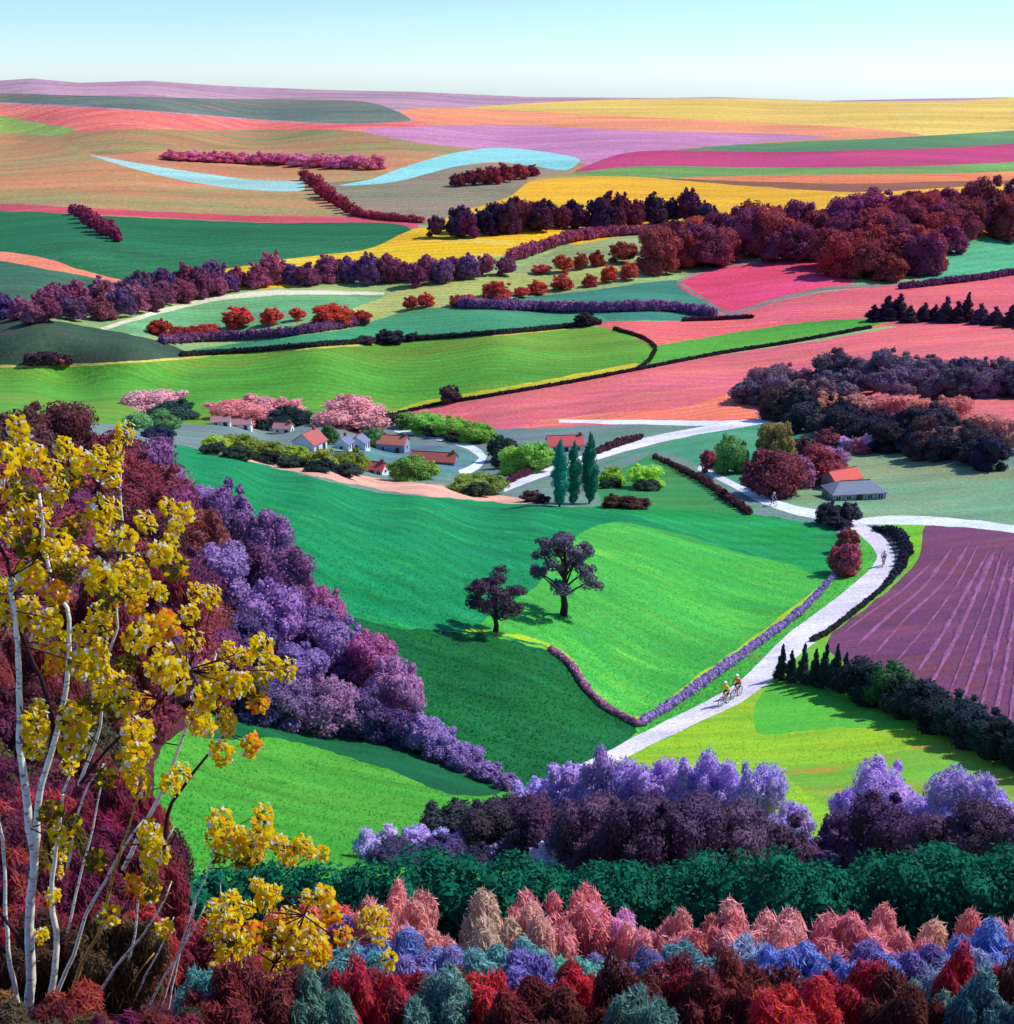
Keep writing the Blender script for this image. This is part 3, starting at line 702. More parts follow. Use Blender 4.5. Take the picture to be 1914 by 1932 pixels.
# red trees
row([(1022,516,44,18),(1062,513,44,36),(1096,507,32,30),(1126,502,32,32),(1176,495,60,42),(1245,478,60,42),(1318,460,84,54)], 'tree', 'rust red tree', 'in the row climbing through the grey green field', 'tree', 'rust red trees of the upper row', (156,62,46))
row([(776,584,34,28),(806,578,36,26),(864,576,36,22),(888,574,30,20),(940,562,60,34),(985,560,36,20),(1014,554,44,26),(1060,546,44,32),(1114,540,34,24),(1150,532,36,32),(1187,528,38,34)], 'tree', 'rust red tree', 'in the row between the khaki and teal fields', 'tree', 'rust red trees of the lower row', (160,60,44))
row([(300,632,50,30),(340,634,50,20),(385,630,60,20),(450,618,62,40),(512,612,46,32),(562,604,34,26),(628,614,84,42),(680,612,52,28)], 'tree', 'dark red tree', 'in the row on the aqua field', 'tree', 'dark red trees on the aqua field', (158,52,40))
hedge([(310,648),(420,642),(520,636),(600,626),(690,612)], 15, (106,66,98), 'low purple hedge under the dark red trees', seed=9)
hedge([(345,672),(480,664),(620,652),(760,644),(900,634),(1020,624),(1130,612)], 8, (52,48,52), 'thin dark hedge along the top of the bright green field', seed=10)
row([(690,648,36,16),(738,646,58,26),(780,642,30,16),(1105,614,46,30)], 'bush', 'dark plum bush', 'on the thin hedge above the bright green field', 'bush', 'dark bushes on the thin hedge', (56,38,52), 'low')
hedge([(870,580),(960,584),(1060,588),(1150,588),(1250,586),(1345,598)], 18, (116,72,112), 'low mauve hedge through the teal fields', seed=12)
hedge([(1160,622),(1215,640),(1236,658),(1226,680),(1206,696)], 5, (60,52,48), 'thin dark hedge round the tip of the bright green field', seed=13)
hedge([(735,786),(830,764),(950,744),(1080,722),(1205,698),(1350,670),(1500,646),(1640,620)], 5, (58,44,58), 'thin dark hedge between the green fields and the pink one', seed=14)
row([(850,758,40,34)], 'tree', 'small round dark tree', 'standing alone at the edge of the pink field', 'tree', None, (60,44,50))
hedge([(60,690,18),(90,688,22),(130,688,14)], 16, (60,40,52), 'dark bushes at the foot of the dark hillside', seed=15)
row([(122,690,20,16)], 'bush', 'small coral red bush', 'at the foot of the dark hillside', 'bush', None, (220,80,80))
# maroon wood on the right
wood([(1225,508),(1330,478),(1420,462),(1530,452),(1650,440),(1760,428),(1914,420),(1990,420),(1990,446),(1830,452),(1790,478),(1760,512),(1700,532),(1620,535),(1560,508),(1500,490),(1400,496),(1300,508),(1240,520)], 31, (56,92), [(122,46,62),(112,48,76),(134,50,54),(100,42,70),(148,56,50)], 'tree', 'tree', 'big wood on the right', 'tree', 'trees of the big maroon wood', tall=.95, squeeze=.5, seed=4)
row([(1455,440,56,54,(140,48,56)),(1538,444,56,50,(136,48,58)),(1640,420,110,66),(1720,416,100,56),(1785,414,92,62),(1850,416,88,58),(1914,424,80,44)], 'tree', 'tall domed maroon tree', 'along the top of the big wood', 'tree', 'domed trees on top of the maroon wood', (118,48,72))
row([(1388,436,22,26)], 'tree', 'small pale green tree', 'at the left end of the maroon wood', 'tree', None, (150,170,110), 'conifer')
hedge([(1700,545),(1790,535),(1850,528),(1914,518),(2000,512)], 10, (86,50,84), 'dark hedge between the emerald and rose fields', seed=16)
hedge([(1290,606),(1350,604),(1420,600)], 6, (70,40,60), 'thin dark hedge by the salmon field', seed=17)
# dark conifers on the right
row([(1648,606,56,34),(1672,604,64,50),(1694,602,62,52),(1716,608,50,34),(1742,606,52,38),(1762,606,46,34),(1782,608,52,52),(1804,608,54,42),(1822,606,46,58),(1848,610,60,40),(1876,612,56,36),(1905,616,58,44),(1940,618,56,44)], 'conifer', 'dark plum conifer', 'in the group on the rose field', 'tree', 'dark conifers on the rose field', (54,36,62), 'conifer')
# dark wood on the right slope, three bands of crowns
wood([(1378,760),(1450,742),(1560,730),(1680,722),(1800,712),(1940,712),(1990,720),(1990,748),(1850,752),(1700,752),(1500,764)], 34, (50,84), [(104,80,100),(92,72,92),(88,70,92),(118,86,98)], 'tree', 'tree', 'upper band of the dark wood', 'tree', 'grey purple trees of the dark wood', tall=.8, squeeze=.42, seed=5)
row([(1500,782,80,34),(1560,782,86,40),(1620,786,86,42),(1690,788,96,44),(1750,798,90,46),(1790,806,84,60),(1850,826,80,48),(1896,852,78,66)], 'tree', 'salmon brown tree', 'in the bright band of the dark wood', 'tree', 'salmon brown trees of the dark wood', (158,98,88))  # lit tops of the wood, put into the salmon crown colour
wood([(1440,778),(1520,800),(1600,812),(1700,820),(1780,836),(1850,872),(1870,884),(1780,876),(1690,858),(1600,842),(1540,824)], 33, (54,80), [(48,44,62),(58,48,64),(40,44,60),(76,54,62)], 'tree', 'tree', 'lower band of the dark wood', 'tree', 'blackish trees of the dark wood', tall=.85, squeeze=.42, seed=6)
row([(1690,838,64,40),(1740,850,70,44),(1790,860,80,56)], 'tree', 'dull rose brown tree', 'low in the dark wood above the meadow', 'tree', 'dull brown trees of the dark wood', (150,98,90))  # more sunlit tops of the wood, painted as rose brown crowns
# ---- village and farm trees
row([(300,786,128,52),(440,796,110,46),(510,796,130,56),(662,806,140,58)], 'tree', 'rounded pink blossom tree', 'behind the village', 'tree', 'pink blossom trees behind the village', (230,122,128), 'low')
row([(332,792,92,38),(470,800,100,34),(545,804,90,36),(696,812,96,46)], 'bush', 'dark green bush', 'added as shade under the pink blossom trees', 'bush', 'added shade bushes under the pink blossom', (38,58,52), 'low')  # dark bushes added to carry the shaded fronts of the blossom crowns
row([(262,812,56,36),(306,814,70,40)], 'bush', 'mid green bush', 'at the left end of the village', 'bush', 'green bushes left of the village', (84,120,72))
row([(300,832,66,30)], 'bush', 'dark blue green bush', 'just behind the crest of the hill', 'bush', None, (36,50,70), 'low')
row([(410,852,62,34),(456,858,70,40),(510,866,66,34),(560,874,60,34),(610,882,64,38),(662,892,76,44)], 'bush', 'yellow green bush', 'in the row hiding the village gardens', 'bush', 'yellow green bushes along the crest', (120,136,44))
row([(404,858,46,24),(448,866,60,26),(500,874,60,24),(552,882,56,22),(604,890,56,24),(650,898,62,28)], 'bush', 'dark green bush', 'added as the shaded front of the crest row', 'bush', 'added shade bushes along the crest', (40,54,46), 'low')  # stand in for the shaded undersides of the yellow green row
row([(622,838,36,38),(704,842,42,38)], 'tree', 'round dark green tree', 'between the village houses', 'tree', 'round trees between the houses', (70,112,62))
row([(772,906,84,46,(88,128,52)),(806,904,50,36,(120,150,52))], 'bush', 'big round green bush', 'in front of the village green', 'bush', 'green bushes before the village green', (80,120,52))
row([(768,806,60,30),(808,814,76,36),(852,822,70,36),(900,834,70,38)], 'tree', 'olive green tree', 'in the row above the village lane', 'tree', 'olive green trees above the village lane', (96,140,56))
row([(826,820,60,20),(866,830,60,20),(946,868,52,54),(952,882,46,46)], 'bush', 'blackish green bush', 'under the trees by the village lane', 'bush', 'dark bushes by the village lane', (46,58,48), 'low')
row([(884,930,84,34,(110,134,50)),(920,932,80,38,(96,120,48)),(900,936,60,26,(50,64,46))], 'bush', 'green bush', 'left of the lane by the poplars', 'bush', 'bushes left of the poplars', (90,120,50))
row([(978,892,80,52,(122,170,58)),(1012,890,76,58,(112,160,62))], 'tree', 'bright green rounded tree', 'beside the lane left of the poplars', 'tree', 'bright green trees by the lane', (120,166,60))
hedge([(960,912,12),(1000,894,14),(1035,880,12)], 12, (90,46,62), 'low maroon hedge along the lane left of the poplars', seed=18)
hedge([(1128,856,12),(1160,844,14),(1210,828,10)], 12, (74,44,56), 'low maroon hedge along the lane right of the poplars', seed=19)
row([(1004,946,46,22),(1024,950,30,18)], 'bush', 'small dark plum bush', 'at the end of the pink track', 'bush', 'dark bushes at the end of the track', (62,40,50), 'low')
row([(1056,956,38,118),(1082,952,34,112),(1112,950,38,124)], 'poplar', 'tall dark green poplar', 'in the group of three by the lane', 'tree', 'three poplars by the lane', (32,112,92), 'poplar', trunk=True)
row([(1155,914,52,36),(1216,918,72,42)], 'bush', 'lime green bush', 'right of the poplars', 'bush', 'lime bushes right of the poplars', (140,180,52))
row([(1152,920,40,20),(1222,924,54,20)], 'bush', 'dark green bush', 'added as the shaded front of the lime bushes', 'bush', 'added shade bushes before the lime ones', (44,66,48), 'low')  # dark bushes put in as the shade below the lime crowns
row([(1160,956,46,24),(1200,958,50,24)], 'bush', 'dark maroon bush', 'on the crest right of the poplars', 'bush', 'maroon bushes right of the poplars', (74,44,44), 'low')
hedge([(1236,866,9),(1286,890,12),(1330,914,13),(1376,946,14),(1412,970,14)], 13, (78,46,50), 'dark maroon hedge beside the lane to the farm', seed=20)
row([(1336,890,36,46,(150,64,84)),(1378,892,64,74,(92,136,70)),(1462,884,80,92,(128,108,56)),(1512,868,50,50,(84,50,56)),(1556,850,56,44,(120,56,66))], 'tree', 'round tree', 'behind the farm lane', 'tree', 'round trees behind the farm lane', (100,100,60))
row([(1456,932,124,86,(112,50,60)),(1488,916,96,60,(128,76,112)),(1545,908,92,66,(126,52,62)),(1560,896,80,54,(142,96,132))], 'tree', 'broad maroon tree', 'beside the grey barn', 'tree', 'broad maroon trees by the barn', (112,50,60))
row([(1592,850,30,28),(1612,852,30,30),(1648,850,44,38),(1625,856,40,20,(170,70,90))], 'bush', 'pale mauve bush', 'behind the barn under the dark wood', 'bush', 'mauve bushes behind the barn', (186,130,160))
row([(1560,988,54,42,(58,52,70)),(1598,988,50,42,(66,58,76)),(1580,996,46,24,(44,40,60))], 'bush', 'dark slate bush', 'at the lane junction', 'bush', 'dark bushes at the lane junction', (58,52,70))
row([(1596,1042,48,46,(130,60,66)),(1590,1082,62,62,(140,60,76))], 'bush', 'round red and plum bush', 'on the inside of the road bend', 'bush', 'round bushes in the road bend', (130,60,70))
hedge([(1650,1000,8),(1690,1012,16),(1706,1040,20),(1700,1072,16),(1672,1104,8)], 16, (40,40,56), 'black hedge on the outside of the road bend', seed=21)
hedge([(1680,1100,6),(1620,1150,7),(1560,1196,8),(1532,1210,8)], 7, (50,54,56), 'thin dark hedge along the ploughed field side of the road', seed=22)
# hedges of the central hill
hedge([(1212,1368,16),(1290,1318,17),(1380,1254,17),(1460,1196,15),(1520,1148,13),(1572,1092,10)], 16, (136,116,158), 'long grey mauve hedge beside the road below the sunny pasture', seed=23, wide=.5)
hedge([(1040,1228,10),(1075,1256,13),(1105,1300,13),(1140,1336,12),(1205,1370,12)], 12, (158,110,136), 'mauve hedge curving down the hill below the two trees', seed=24, wide=.5)
# dark hedgerow on the right
row([(1472,1282,36,66),(1490,1286,38,60),(1512,1290,40,76),(1534,1294,40,70),(1552,1296,42,82),(1572,1300,46,84),(1590,1304,46,72)], 'conifer', 'blackish spruce', 'at the road end of the dark hedgerow', 'tree', 'blackish spruces by the road', (34,52,64), 'conifer', trunk=True)
row([(1612,1312,88,66),(1646,1322,92,66),(1678,1332,98,84,(54,88,56)),(1706,1346,100,64),(1742,1360,100,74),(1774,1376,100,62),(1806,1390,100,78),(1840,1406,100,74),(1870,1424,98,66),(1900,1438,98,78),(1936,1450,100,76),(1975,1462,100,80)], 'bush', 'blackish green bush', 'in the dark hedgerow below the ploughed field', 'bush', 'bushes of the dark hedgerow', (34,50,54))
# ------------------------------------------------------------------ shoulder on the left: purple bushes
LIL, PUR, MAR = (136,96,158), (112,66,114), (112,44,66)
row([(290,955,130,128,(117,64,113)),(378,1004,112,92,LIL),(432,1034,104,128,(118,75,131)),(512,1064,92,108,(126,77,135)),(420,1152,124,132,(131,97,154)),(542,1134,112,104,(113,63,108)),(478,1112,84,92,(93,52,90)),
     (616,1206,84,104,(147,82,127)),(520,1214,130,112,(135,90,154)),(596,1228,104,84,(108,72,135)),(470,1240,120,84,(81,59,108)),(648,1262,108,92,(131,97,153)),(706,1290,98,98,(153,81,126)),(570,1296,110,80,(118,88,151)),
     (748,1356,104,116,(149,93,144))], 'bush', 'rounded purple bush', 'on the upper edge of the left shoulder', 'bush', 'purple bushes on the left shoulder', PUR)
row([(480,1352,110,72),(545,1362,112,84,(108,75,126)),(620,1374,130,92,(135,86,131)),(686,1384,110,80,(82,59,108)),(708,1392,80,60),(765,1402,84,66),(800,1414,84,64,(135,100,163)),(838,1432,82,54,(131,99,163)),(880,1452,72,44,(126,93,158)),(920,1472,64,36,(122,88,151)),(956,1488,54,26,(117,81,135))], 'bush', 'purple bush', 'along the hedge line below the left shoulder', 'bush', 'purple bushes running down to the road', (75,54,104))
wood([(-70,892),(120,890),(220,900),(290,960),(360,1060),(400,1200),(410,1300),(330,1380),(-70,1380)], 66, (112,160), [MAR,(124,48,58),(88,44,74),(104,52,84),(92,54,56),(126,54,60)], 'bush', 'bush', 'left shoulder behind the yellow leaves', 'bush', 'maroon bushes on the left shoulder', tall=.95, squeeze=.5, seed=21)
wood([(-90,1420),(225,1420),(215,1560),(240,1640),(300,1720),(320,1800),(-90,1800)], 70, (110,155), [(88,36,54),(100,40,52),(74,60,42),(78,34,54),(96,50,44)], 'bush', 'bush', 'thicket behind the pale stems', 'bush', 'dark red bushes behind the pale stems', tall=1.0, squeeze=.5, seed=22)

# ------------------------------------------------------------------ purple thickets below the road
LT = (152,124,190)
row([(942,1578,104,72,(70,62,74)),(1008,1566,110,92),(1068,1574,116,132),(1130,1584,124,166),(1200,1590,130,156),(1262,1594,120,152),(1318,1600,118,182),(1366,1604,108,166),(1420,1614,112,172),(1494,1606,76,92)], 'bush', 'tall lilac bush', 'in the back row of the middle thicket', 'bush', 'lilac bushes of the middle thicket', LT)
row([(850,1594,126,74,(48,56,60)),(932,1616,144,98,(62,50,66)),(1022,1632,150,118),(1110,1646,160,140),(1200,1656,164,150),(1290,1660,164,150),(1380,1660,160,136),(1462,1656,140,104),(1534,1656,112,60)], 'bush', 'dark plum bush', 'added as the shaded front of the middle thicket', 'bush', 'added shade bushes of the middle thicket', (84,52,88))  # dark row added to give the lilac bushes a shaded front
row([(1596,1592,84,104),(1656,1606,140,158),(1736,1614,96,104),(1798,1616,136,156),(1868,1616,110,112),(1930,1626,110,100)], 'bush', 'lilac bush', 'in the back row of the right thicket', 'bush', 'lilac bushes of the right thicket', LT)
row([(1590,1648,110,112),(1662,1658,164,140),(1752,1662,160,120),(1842,1662,164,130),(1936,1668,164,112)], 'bush', 'dark plum bush', 'added as the shaded front of the right thicket', 'bush', 'added shade bushes of the right thicket', (84,52,88))  # added dark row, the shaded front of the lilac bushes behind
row([(698,1618,58,52),(738,1612,62,50),(786,1608,62,50),(834,1612,62,46),(882,1616,62,46),(945,1624,58,46),(1040,1648,90,58),(1170,1640,80,54),(1322,1642,112,62)], 'bush', 'low lilac blue bush', 'behind the green hedge', 'bush', 'low lilac bushes behind the green hedge', (150,134,200), 'low')
row([(745,1630,96,36),(832,1632,110,40),(905,1638,70,38)], 'bush', 'low dark violet bush', 'added as shade under the lilac blue bushes', 'bush', 'low added shade bushes', (58,46,84), 'low')  # dark violet added as the shaded undersides of the low lilac bushes
hedge([(300,1745,90),(380,1748,112),(480,1752,124),(600,1756,126),(700,1760,148),(790,1762,150),(900,1766,128),(1000,1766,142),(1120,1770,128),(1260,1770,158),(1400,1772,146),(1500,1776,124),(1600,1772,168),(1750,1776,156),(1880,1776,160),(2060,1780,156)], 140, (12,84,62), 'long thick green hedge across the foreground', seed=31, wide=.4, leaf=4.4, dens=3.0, extra=4, core=.7, fine=.2)

# ------------------------------------------------------------------ plumes and grasses of the near bank
BLADE = foliage_mat('blades', hue=0.022, val=0.4, soft=0.35)
def blade_mesh(seed, n=170, spread=.36, wid=.03, lean=.5):
    rs = np.random.RandomState(seed)
    a = rs.rand(n) * 6.283; r0 = np.sqrt(rs.rand(n)) * .16; tipr = r0 + rs.rand(n) * spread * (0.35 + 0.65 * rs.rand(n)); hgt = 1.0 - 0.55 * rs.rand(n) ** 1.3 - 0.9 * np.maximum(0, tipr - .22)
    dx, dy = np.cos(a), np.sin(a)
    tw = a + math.pi / 2 + rs.normal(scale=.7, size=n); wx, wy = np.cos(tw), np.sin(tw)
    V = []
    w = wid * (0.6 + .9 * rs.rand(n))
    for s, ws in ((0, .5), (.35, .95), (.7, 1.0), (.92, .55), (1.0, .06)):
        r = r0 + (tipr - r0) * s ** 1.8; z = hgt * s
        c = np.stack([dx * r, dy * r, z], 1); o = np.stack([wx, wy, 0 * wx], 1) * (w * ws)[:, None] / 2
        V.append(c - o); V.append(c + o)
    V = np.stack(V, 1)                      # n, 10, 3
    b = (np.arange(n) * 10)[:, None, None]
    q = np.array([[0, 1, 3, 2], [2, 3, 5, 4], [4, 5, 7, 6], [6, 7, 9, 8]])[None]
    me = mesh_np('blades', V.reshape(-1, 3), (b + q).reshape(-1, 4)); me.materials.append(BLADE)
    return me
def tussock_mesh(seed, peaked=True, n=4600):
    """soft mound of upright strokes of leaf"""
    rs = random.Random(seed); L_ = [(0, 0, .3, .3, .3, .34)]
    for i in range(11):
        a = i * 2.399 + rs.uniform(-.4, .4); r = rs.uniform(.08, .36); z = rs.uniform(.42, .7) * (1 - r * .35); q = rs.uniform(.08, .15)
        L_.append((r * math.cos(a), r * math.sin(a), z, q, q, q * rs.uniform(1.6, 2.4)))
    L_ = np.array(L_); rn = np.random.RandomState(seed)
    V, Q = foliage(L_, n, .034, seed, core=.74, spiky=9.0, floor=-.02)
    leaf = V[:(len(V) - len(L_) * len(_CS[0]))].reshape(-1, 4, 3)             # draw the leaves out into narrow strokes
    c = leaf.mean(1, keepdims=True); d = leaf - c
    d[:, (1, 3)] *= .42; d[:, (0, 2)] *= (1.1 + .9 * rn.rand(len(d), 1, 1))
    V[:len(leaf) * 4] = (c + d).reshape(-1, 3)
    me = mesh_np('tussock', V, Q); me.materials.append(BLADE)
    return me
BLADES = [tussock_mesh(s) for s in range(50, 55)]
BROAD = [tussock_mesh(s, False) for s in range(60, 65)]
def tuft(name, label, cat, group, u, v, w, h, c, protos):
    p = at(u, v); s = depth(u, v) / FPX; th = PITCH + math.atan((v - 966) / FPX)
    o = link(name, RND.choice(protos)); o.location = p - Vector((0, 0, .03)); o.rotation_euler = (RND.uniform(-.1, .1), RND.uniform(-.1, .1), RND.uniform(0, 6.28))
    W = w * s * 1.7; o.scale = (W, W, h * s / max(math.cos(th), .6)); o.color = lin(c, 1.4 if c[0] > 200 else 1.5)
    return tag(o, label, cat, group)
def tufts(items, name, desc, where, cat, group, col, protos, ja=.1):
    items = sorted(items, key=lambda i: i[0])
    for i, it in enumerate(items):
        lab = (f'leftmost {desc} {where}' if i == 0 else f'rightmost {desc} {where}' if i == len(items) - 1 else f'{NTH[i + 1]} {desc} from the left {where}') if len(items) <= 20 else f"{word(it[4])} {desc}, {third(it[0], [q[0] for q in items])} {'front' if it[1] > sorted(q[1] for q in items)[len(items) // 2] else 'back'} {where}"
        tuft(name, lab, cat, group, it[0], it[1], it[2], it[3], it[4] if len(it) > 4 else jit(col, ja), protos)
PK = (250,136,140)
tufts([(700,1850,90,130,(244,120,110)),(745,1856,100,172),(800,1862,90,140),(930,1872,110,150,(186,160,140)),(988,1872,80,150,(214,160,150)),(1046,1862,104,168),(1104,1858,104,172),(1156,1866,80,146,(246,150,190)),(1222,1880,84,130),(1282,1882,84,130),(1360,1882,90,142),(1426,1878,116,156),(1486,1890,70,112),(1600,1892,116,130),(1648,1888,90,150),(1718,1892,90,132),(1780,1892,96,134,(250,170,150)),(1844,1888,84,160),(1894,1896,80,152)], 'plume_shrub', 'soft pink plume shrub', 'below the green hedge', 'shrub', 'pink plume shrubs', PK, BLADES)
tufts([(352,1860,90,100,(150,52,62)),(398,1872,90,110,(112,44,58)),(446,1850,90,110,(206,92,80)),(500,1862,96,116,(150,56,66)),(552,1846,96,120,(232,120,92)),(604,1858,92,120,(140,112,158)),(650,1850,90,118,(214,96,100)),(580,1900,90,90,(132,48,60)),(470,1906,90,90,(160,60,62)),(630,1906,90,96,(122,104,150))], 'plume_shrub', 'red or mauve tussock', 'behind the low yellow shrub', 'shrub', 'tussocks behind the low yellow shrub', (150,52,62), BLADES)
_bl = [(104,124,178),(92,146,146),(84,146,196),(122,108,160),(96,150,140),(120,130,160)]
tufts([(640 + i * 52 + RND.uniform(-14, 14), 1918 + RND.uniform(-14, 18), RND.uniform(84, 120), RND.uniform(92, 128), jit(_bl[RND.randrange(6)])) for i in range(26)], 'grass_tussock', 'tussock', 'below the pink plumes', 'grass', 'blue teal grass tufts', (90,140,150), BROAD)
_rd = [(150,42,56),(104,48,50),(84,132,126),(118,46,60),(170,44,54),(90,54,48),(96,126,120)]
tufts([(380 + i * 46 + RND.uniform(-12, 12), 1996 + RND.uniform(-20, 24), RND.uniform(84, 120), RND.uniform(120, 168), jit(_rd[RND.randrange(7)])) for i in range(35)], 'grass_tussock', 'tussock', 'along the bottom edge', 'grass', 'red and teal grass tufts', (120,50,60), BROAD)
_rl = [(126,40,58),(98,38,64),(150,60,56),(100,80,44),(80,34,62),(110,42,52),(74,62,42)]
tufts([(-40 + (i % 11) * (33 if i < 33 else 44) + RND.uniform(-14, 14), [1690,1780,1880,2020][i // 11] + RND.uniform(-24, 24), RND.uniform(90, 130), [RND.uniform(150, 210), RND.uniform(140, 200), RND.uniform(110, 170), RND.uniform(80, 110)][i // 11], jit(_rl[RND.randrange(7)])) for i in range(44)], 'grass_tussock', 'tall tussock', 'among the pale stems', 'grass', 'tall red tufts among the stems', (130,40,60), BLADES)
tufts([(20 + i * 62 + RND.uniform(-20, 20), 1400 + RND.uniform(-180, 160), RND.uniform(60, 100), RND.uniform(150, 230), jit((124,54,56))) for i in range(6)], 'grass_tussock', 'tall rust brown tussock', 'on the left shoulder behind the yellow leaves', 'grass', 'tall rust tufts', (124,54,56), BLADES)

# ------------------------------------------------------------------ rough grass on the nearer pastures
def rough_grass(label, field_label, n, c, hgt, seed):
    fi = [i for i, f in enumerate(FIELDS) if f[1] == field_label][0]
    tri = CF[owner == fi]; rs = np.random.RandomState(seed)
    A, B, C_ = CV[tri[:, 0]], CV[tri[:, 1]], CV[tri[:, 2]]
    ar = np.abs((B[:, 0] - A[:, 0]) * (C_[:, 1] - A[:, 1]) - (B[:, 1] - A[:, 1]) * (C_[:, 0] - A[:, 0])); k = rs.choice(len(tri), n, p=ar / ar.sum())
    r1 = np.sqrt(rs.rand(n)); r2 = rs.rand(n)
    P = (W3[tri[k, 0]] * (1 - r1)[:, None] + W3[tri[k, 1]] * (r1 * (1 - r2))[:, None] + W3[tri[k, 2]] * (r1 * r2)[:, None])
    V = []
    for b in range(4):
        a = rs.rand(n) * 6.283; h = hgt * (.5 + rs.rand(n)); w = hgt * (.16 + .12 * rs.rand(n))
        base = P + np.stack([rs.normal(scale=hgt * .25, size=n), rs.normal(scale=hgt * .25, size=n), 0 * a - .03], 1)
        off = np.stack([np.cos(a) * w, np.sin(a) * w, 0 * a], 1)
        tip = base + np.stack([rs.normal(scale=.4, size=n) * h, rs.normal(scale=.4, size=n) * h, h], 1)
        V.append(np.stack([base - off, base + off, tip], 1))
    V = np.concatenate(V).reshape(-1, 3)
    me = mesh_np('rough_grass', V, np.arange(len(V)).reshape(-1, 3)); me.materials.append(LEAF)
    o = link('rough_grass', me); o.color = lin(c, 1.7)
    tag(o, label, 'grass', None, 'stuff')
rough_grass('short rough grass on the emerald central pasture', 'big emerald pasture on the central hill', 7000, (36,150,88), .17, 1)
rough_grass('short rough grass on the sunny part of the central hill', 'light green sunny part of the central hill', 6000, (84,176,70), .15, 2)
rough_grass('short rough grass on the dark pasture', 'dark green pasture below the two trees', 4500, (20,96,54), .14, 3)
rough_grass('short rough grass on the near left pasture', 'green pasture on the near left slope', 6500, (70,150,54), .11, 4)
rough_grass('short rough grass on the lime meadow', 'lime meadow below the road on the right', 6500, (136,180,54), .12, 5)
rough_grass('straggling grass along the road verge', 'green verge between the hedge and the road', 2500, (80,150,66), .14, 6)

# ------------------------------------------------------------------ the two bare-ish trees on the hill
def limb(path, r0, r1, mat, name, parent, seg=8):
    """tapered tube along a path of local points"""
    P = [Vector(p) for p in path]; vs = []; fs = []
    n = len(P)
    for i, p in enumerate(P):
        t = (P[min(i + 1, n - 1)] - P[max(i - 1, 0)]).normalized()
        a = t.orthogonal().normalized() if i == 0 else (a - t * a.dot(t)).normalized()
        b = t.cross(a); r = r0 + (r1 - r0) * i / (n - 1)
        for k in range(seg):
            q = p + (a * math.cos(k * 6.2832 / seg) + b * math.sin(k * 6.2832 / seg)) * r; vs.append(q)
    for i in range(n - 1):
        for k in range(seg):
            fs.append([i * seg + k, i * seg + (k + 1) % seg, (i + 1) * seg + (k + 1) % seg, (i + 1) * seg + k])
    fs.append(list(range(seg))[::-1]); fs.append([(n - 1) * seg + k for k in range(seg)])
    me = mesh_np(name, vs, fs); me.materials.append(mat)
    me.polygons.foreach_set('use_smooth', np.ones(len(me.polygons), bool))
    return link(name, me, parent)
def field_tree(u, v, w, h, label, seed, c):
    rs = random.Random(seed); s = depth(u, v) / FPX
    root = link('field_tree', None); root.location = at(u, v); root.empty_display_size = .5
    W, H = w * s, h * s / .9
    limb([(0, 0, -.2), (0.02 * W, 0, .12 * H), (-.01 * W, 0, .3 * H), (.03 * W, 0, .62 * H), (0, 0, .85 * H)], .05 * H, .012 * H, BARK, 'trunk', root)
    lobes = []
    tips = []
    for i in range(13):
        a = i * 2.399 + rs.uniform(-.3, .3); zz = .4 + .5 * (i / 12.0) ** 0.9 + rs.uniform(-.03, .03)
        rr = .42 * W * math.sqrt(max(.06, 1 - ((zz - .58) / .44) ** 2)) * rs.uniform(.72, 1.05)
        tips.append((rr * math.cos(a), rr * math.sin(a), zz * H))
    tips.append((0, 0, .9 * H))
    for tx, ty, tz in tips:
        z0 = max(.24 * H, tz - .26 * H)
        br = limb([(0, 0, z0), (tx * .5, ty * .5, z0 + (tz - z0) * .55), (tx, ty, tz)], .017 * H, .005 * H, BARK, 'branch', root, 5)
        q = rs.uniform(.1, .15) * W
        lobes.append((tx, ty, tz, q, q, q * .72))
        for k in range(2):
            b = rs.uniform(0, 6.28); q2 = q * rs.uniform(.55, .75)
            lobes.append((tx + q * math.cos(b), ty + q * math.sin(b), tz + rs.uniform(-.5, .5) * q, q2, q2, q2 * .7))
    V, Q = foliage(lobes, 3800, W * .021, seed, core=.6, low=-1)
    me = mesh_np('crown', V, Q); me.materials.append(LEAF)
    cr = link('crown', me, root); cr.color = lin(c, KL)
    return tag(root, label, 'tree', 'two trees on the central hill')
field_tree(1063, 1160, 126, 146, 'taller of the two plum grey trees on the central hill', 5, (84,72,90))
field_tree(935, 1192, 112, 104, 'shorter plum tree left of the taller one on the hill', 9, (70,52,70))
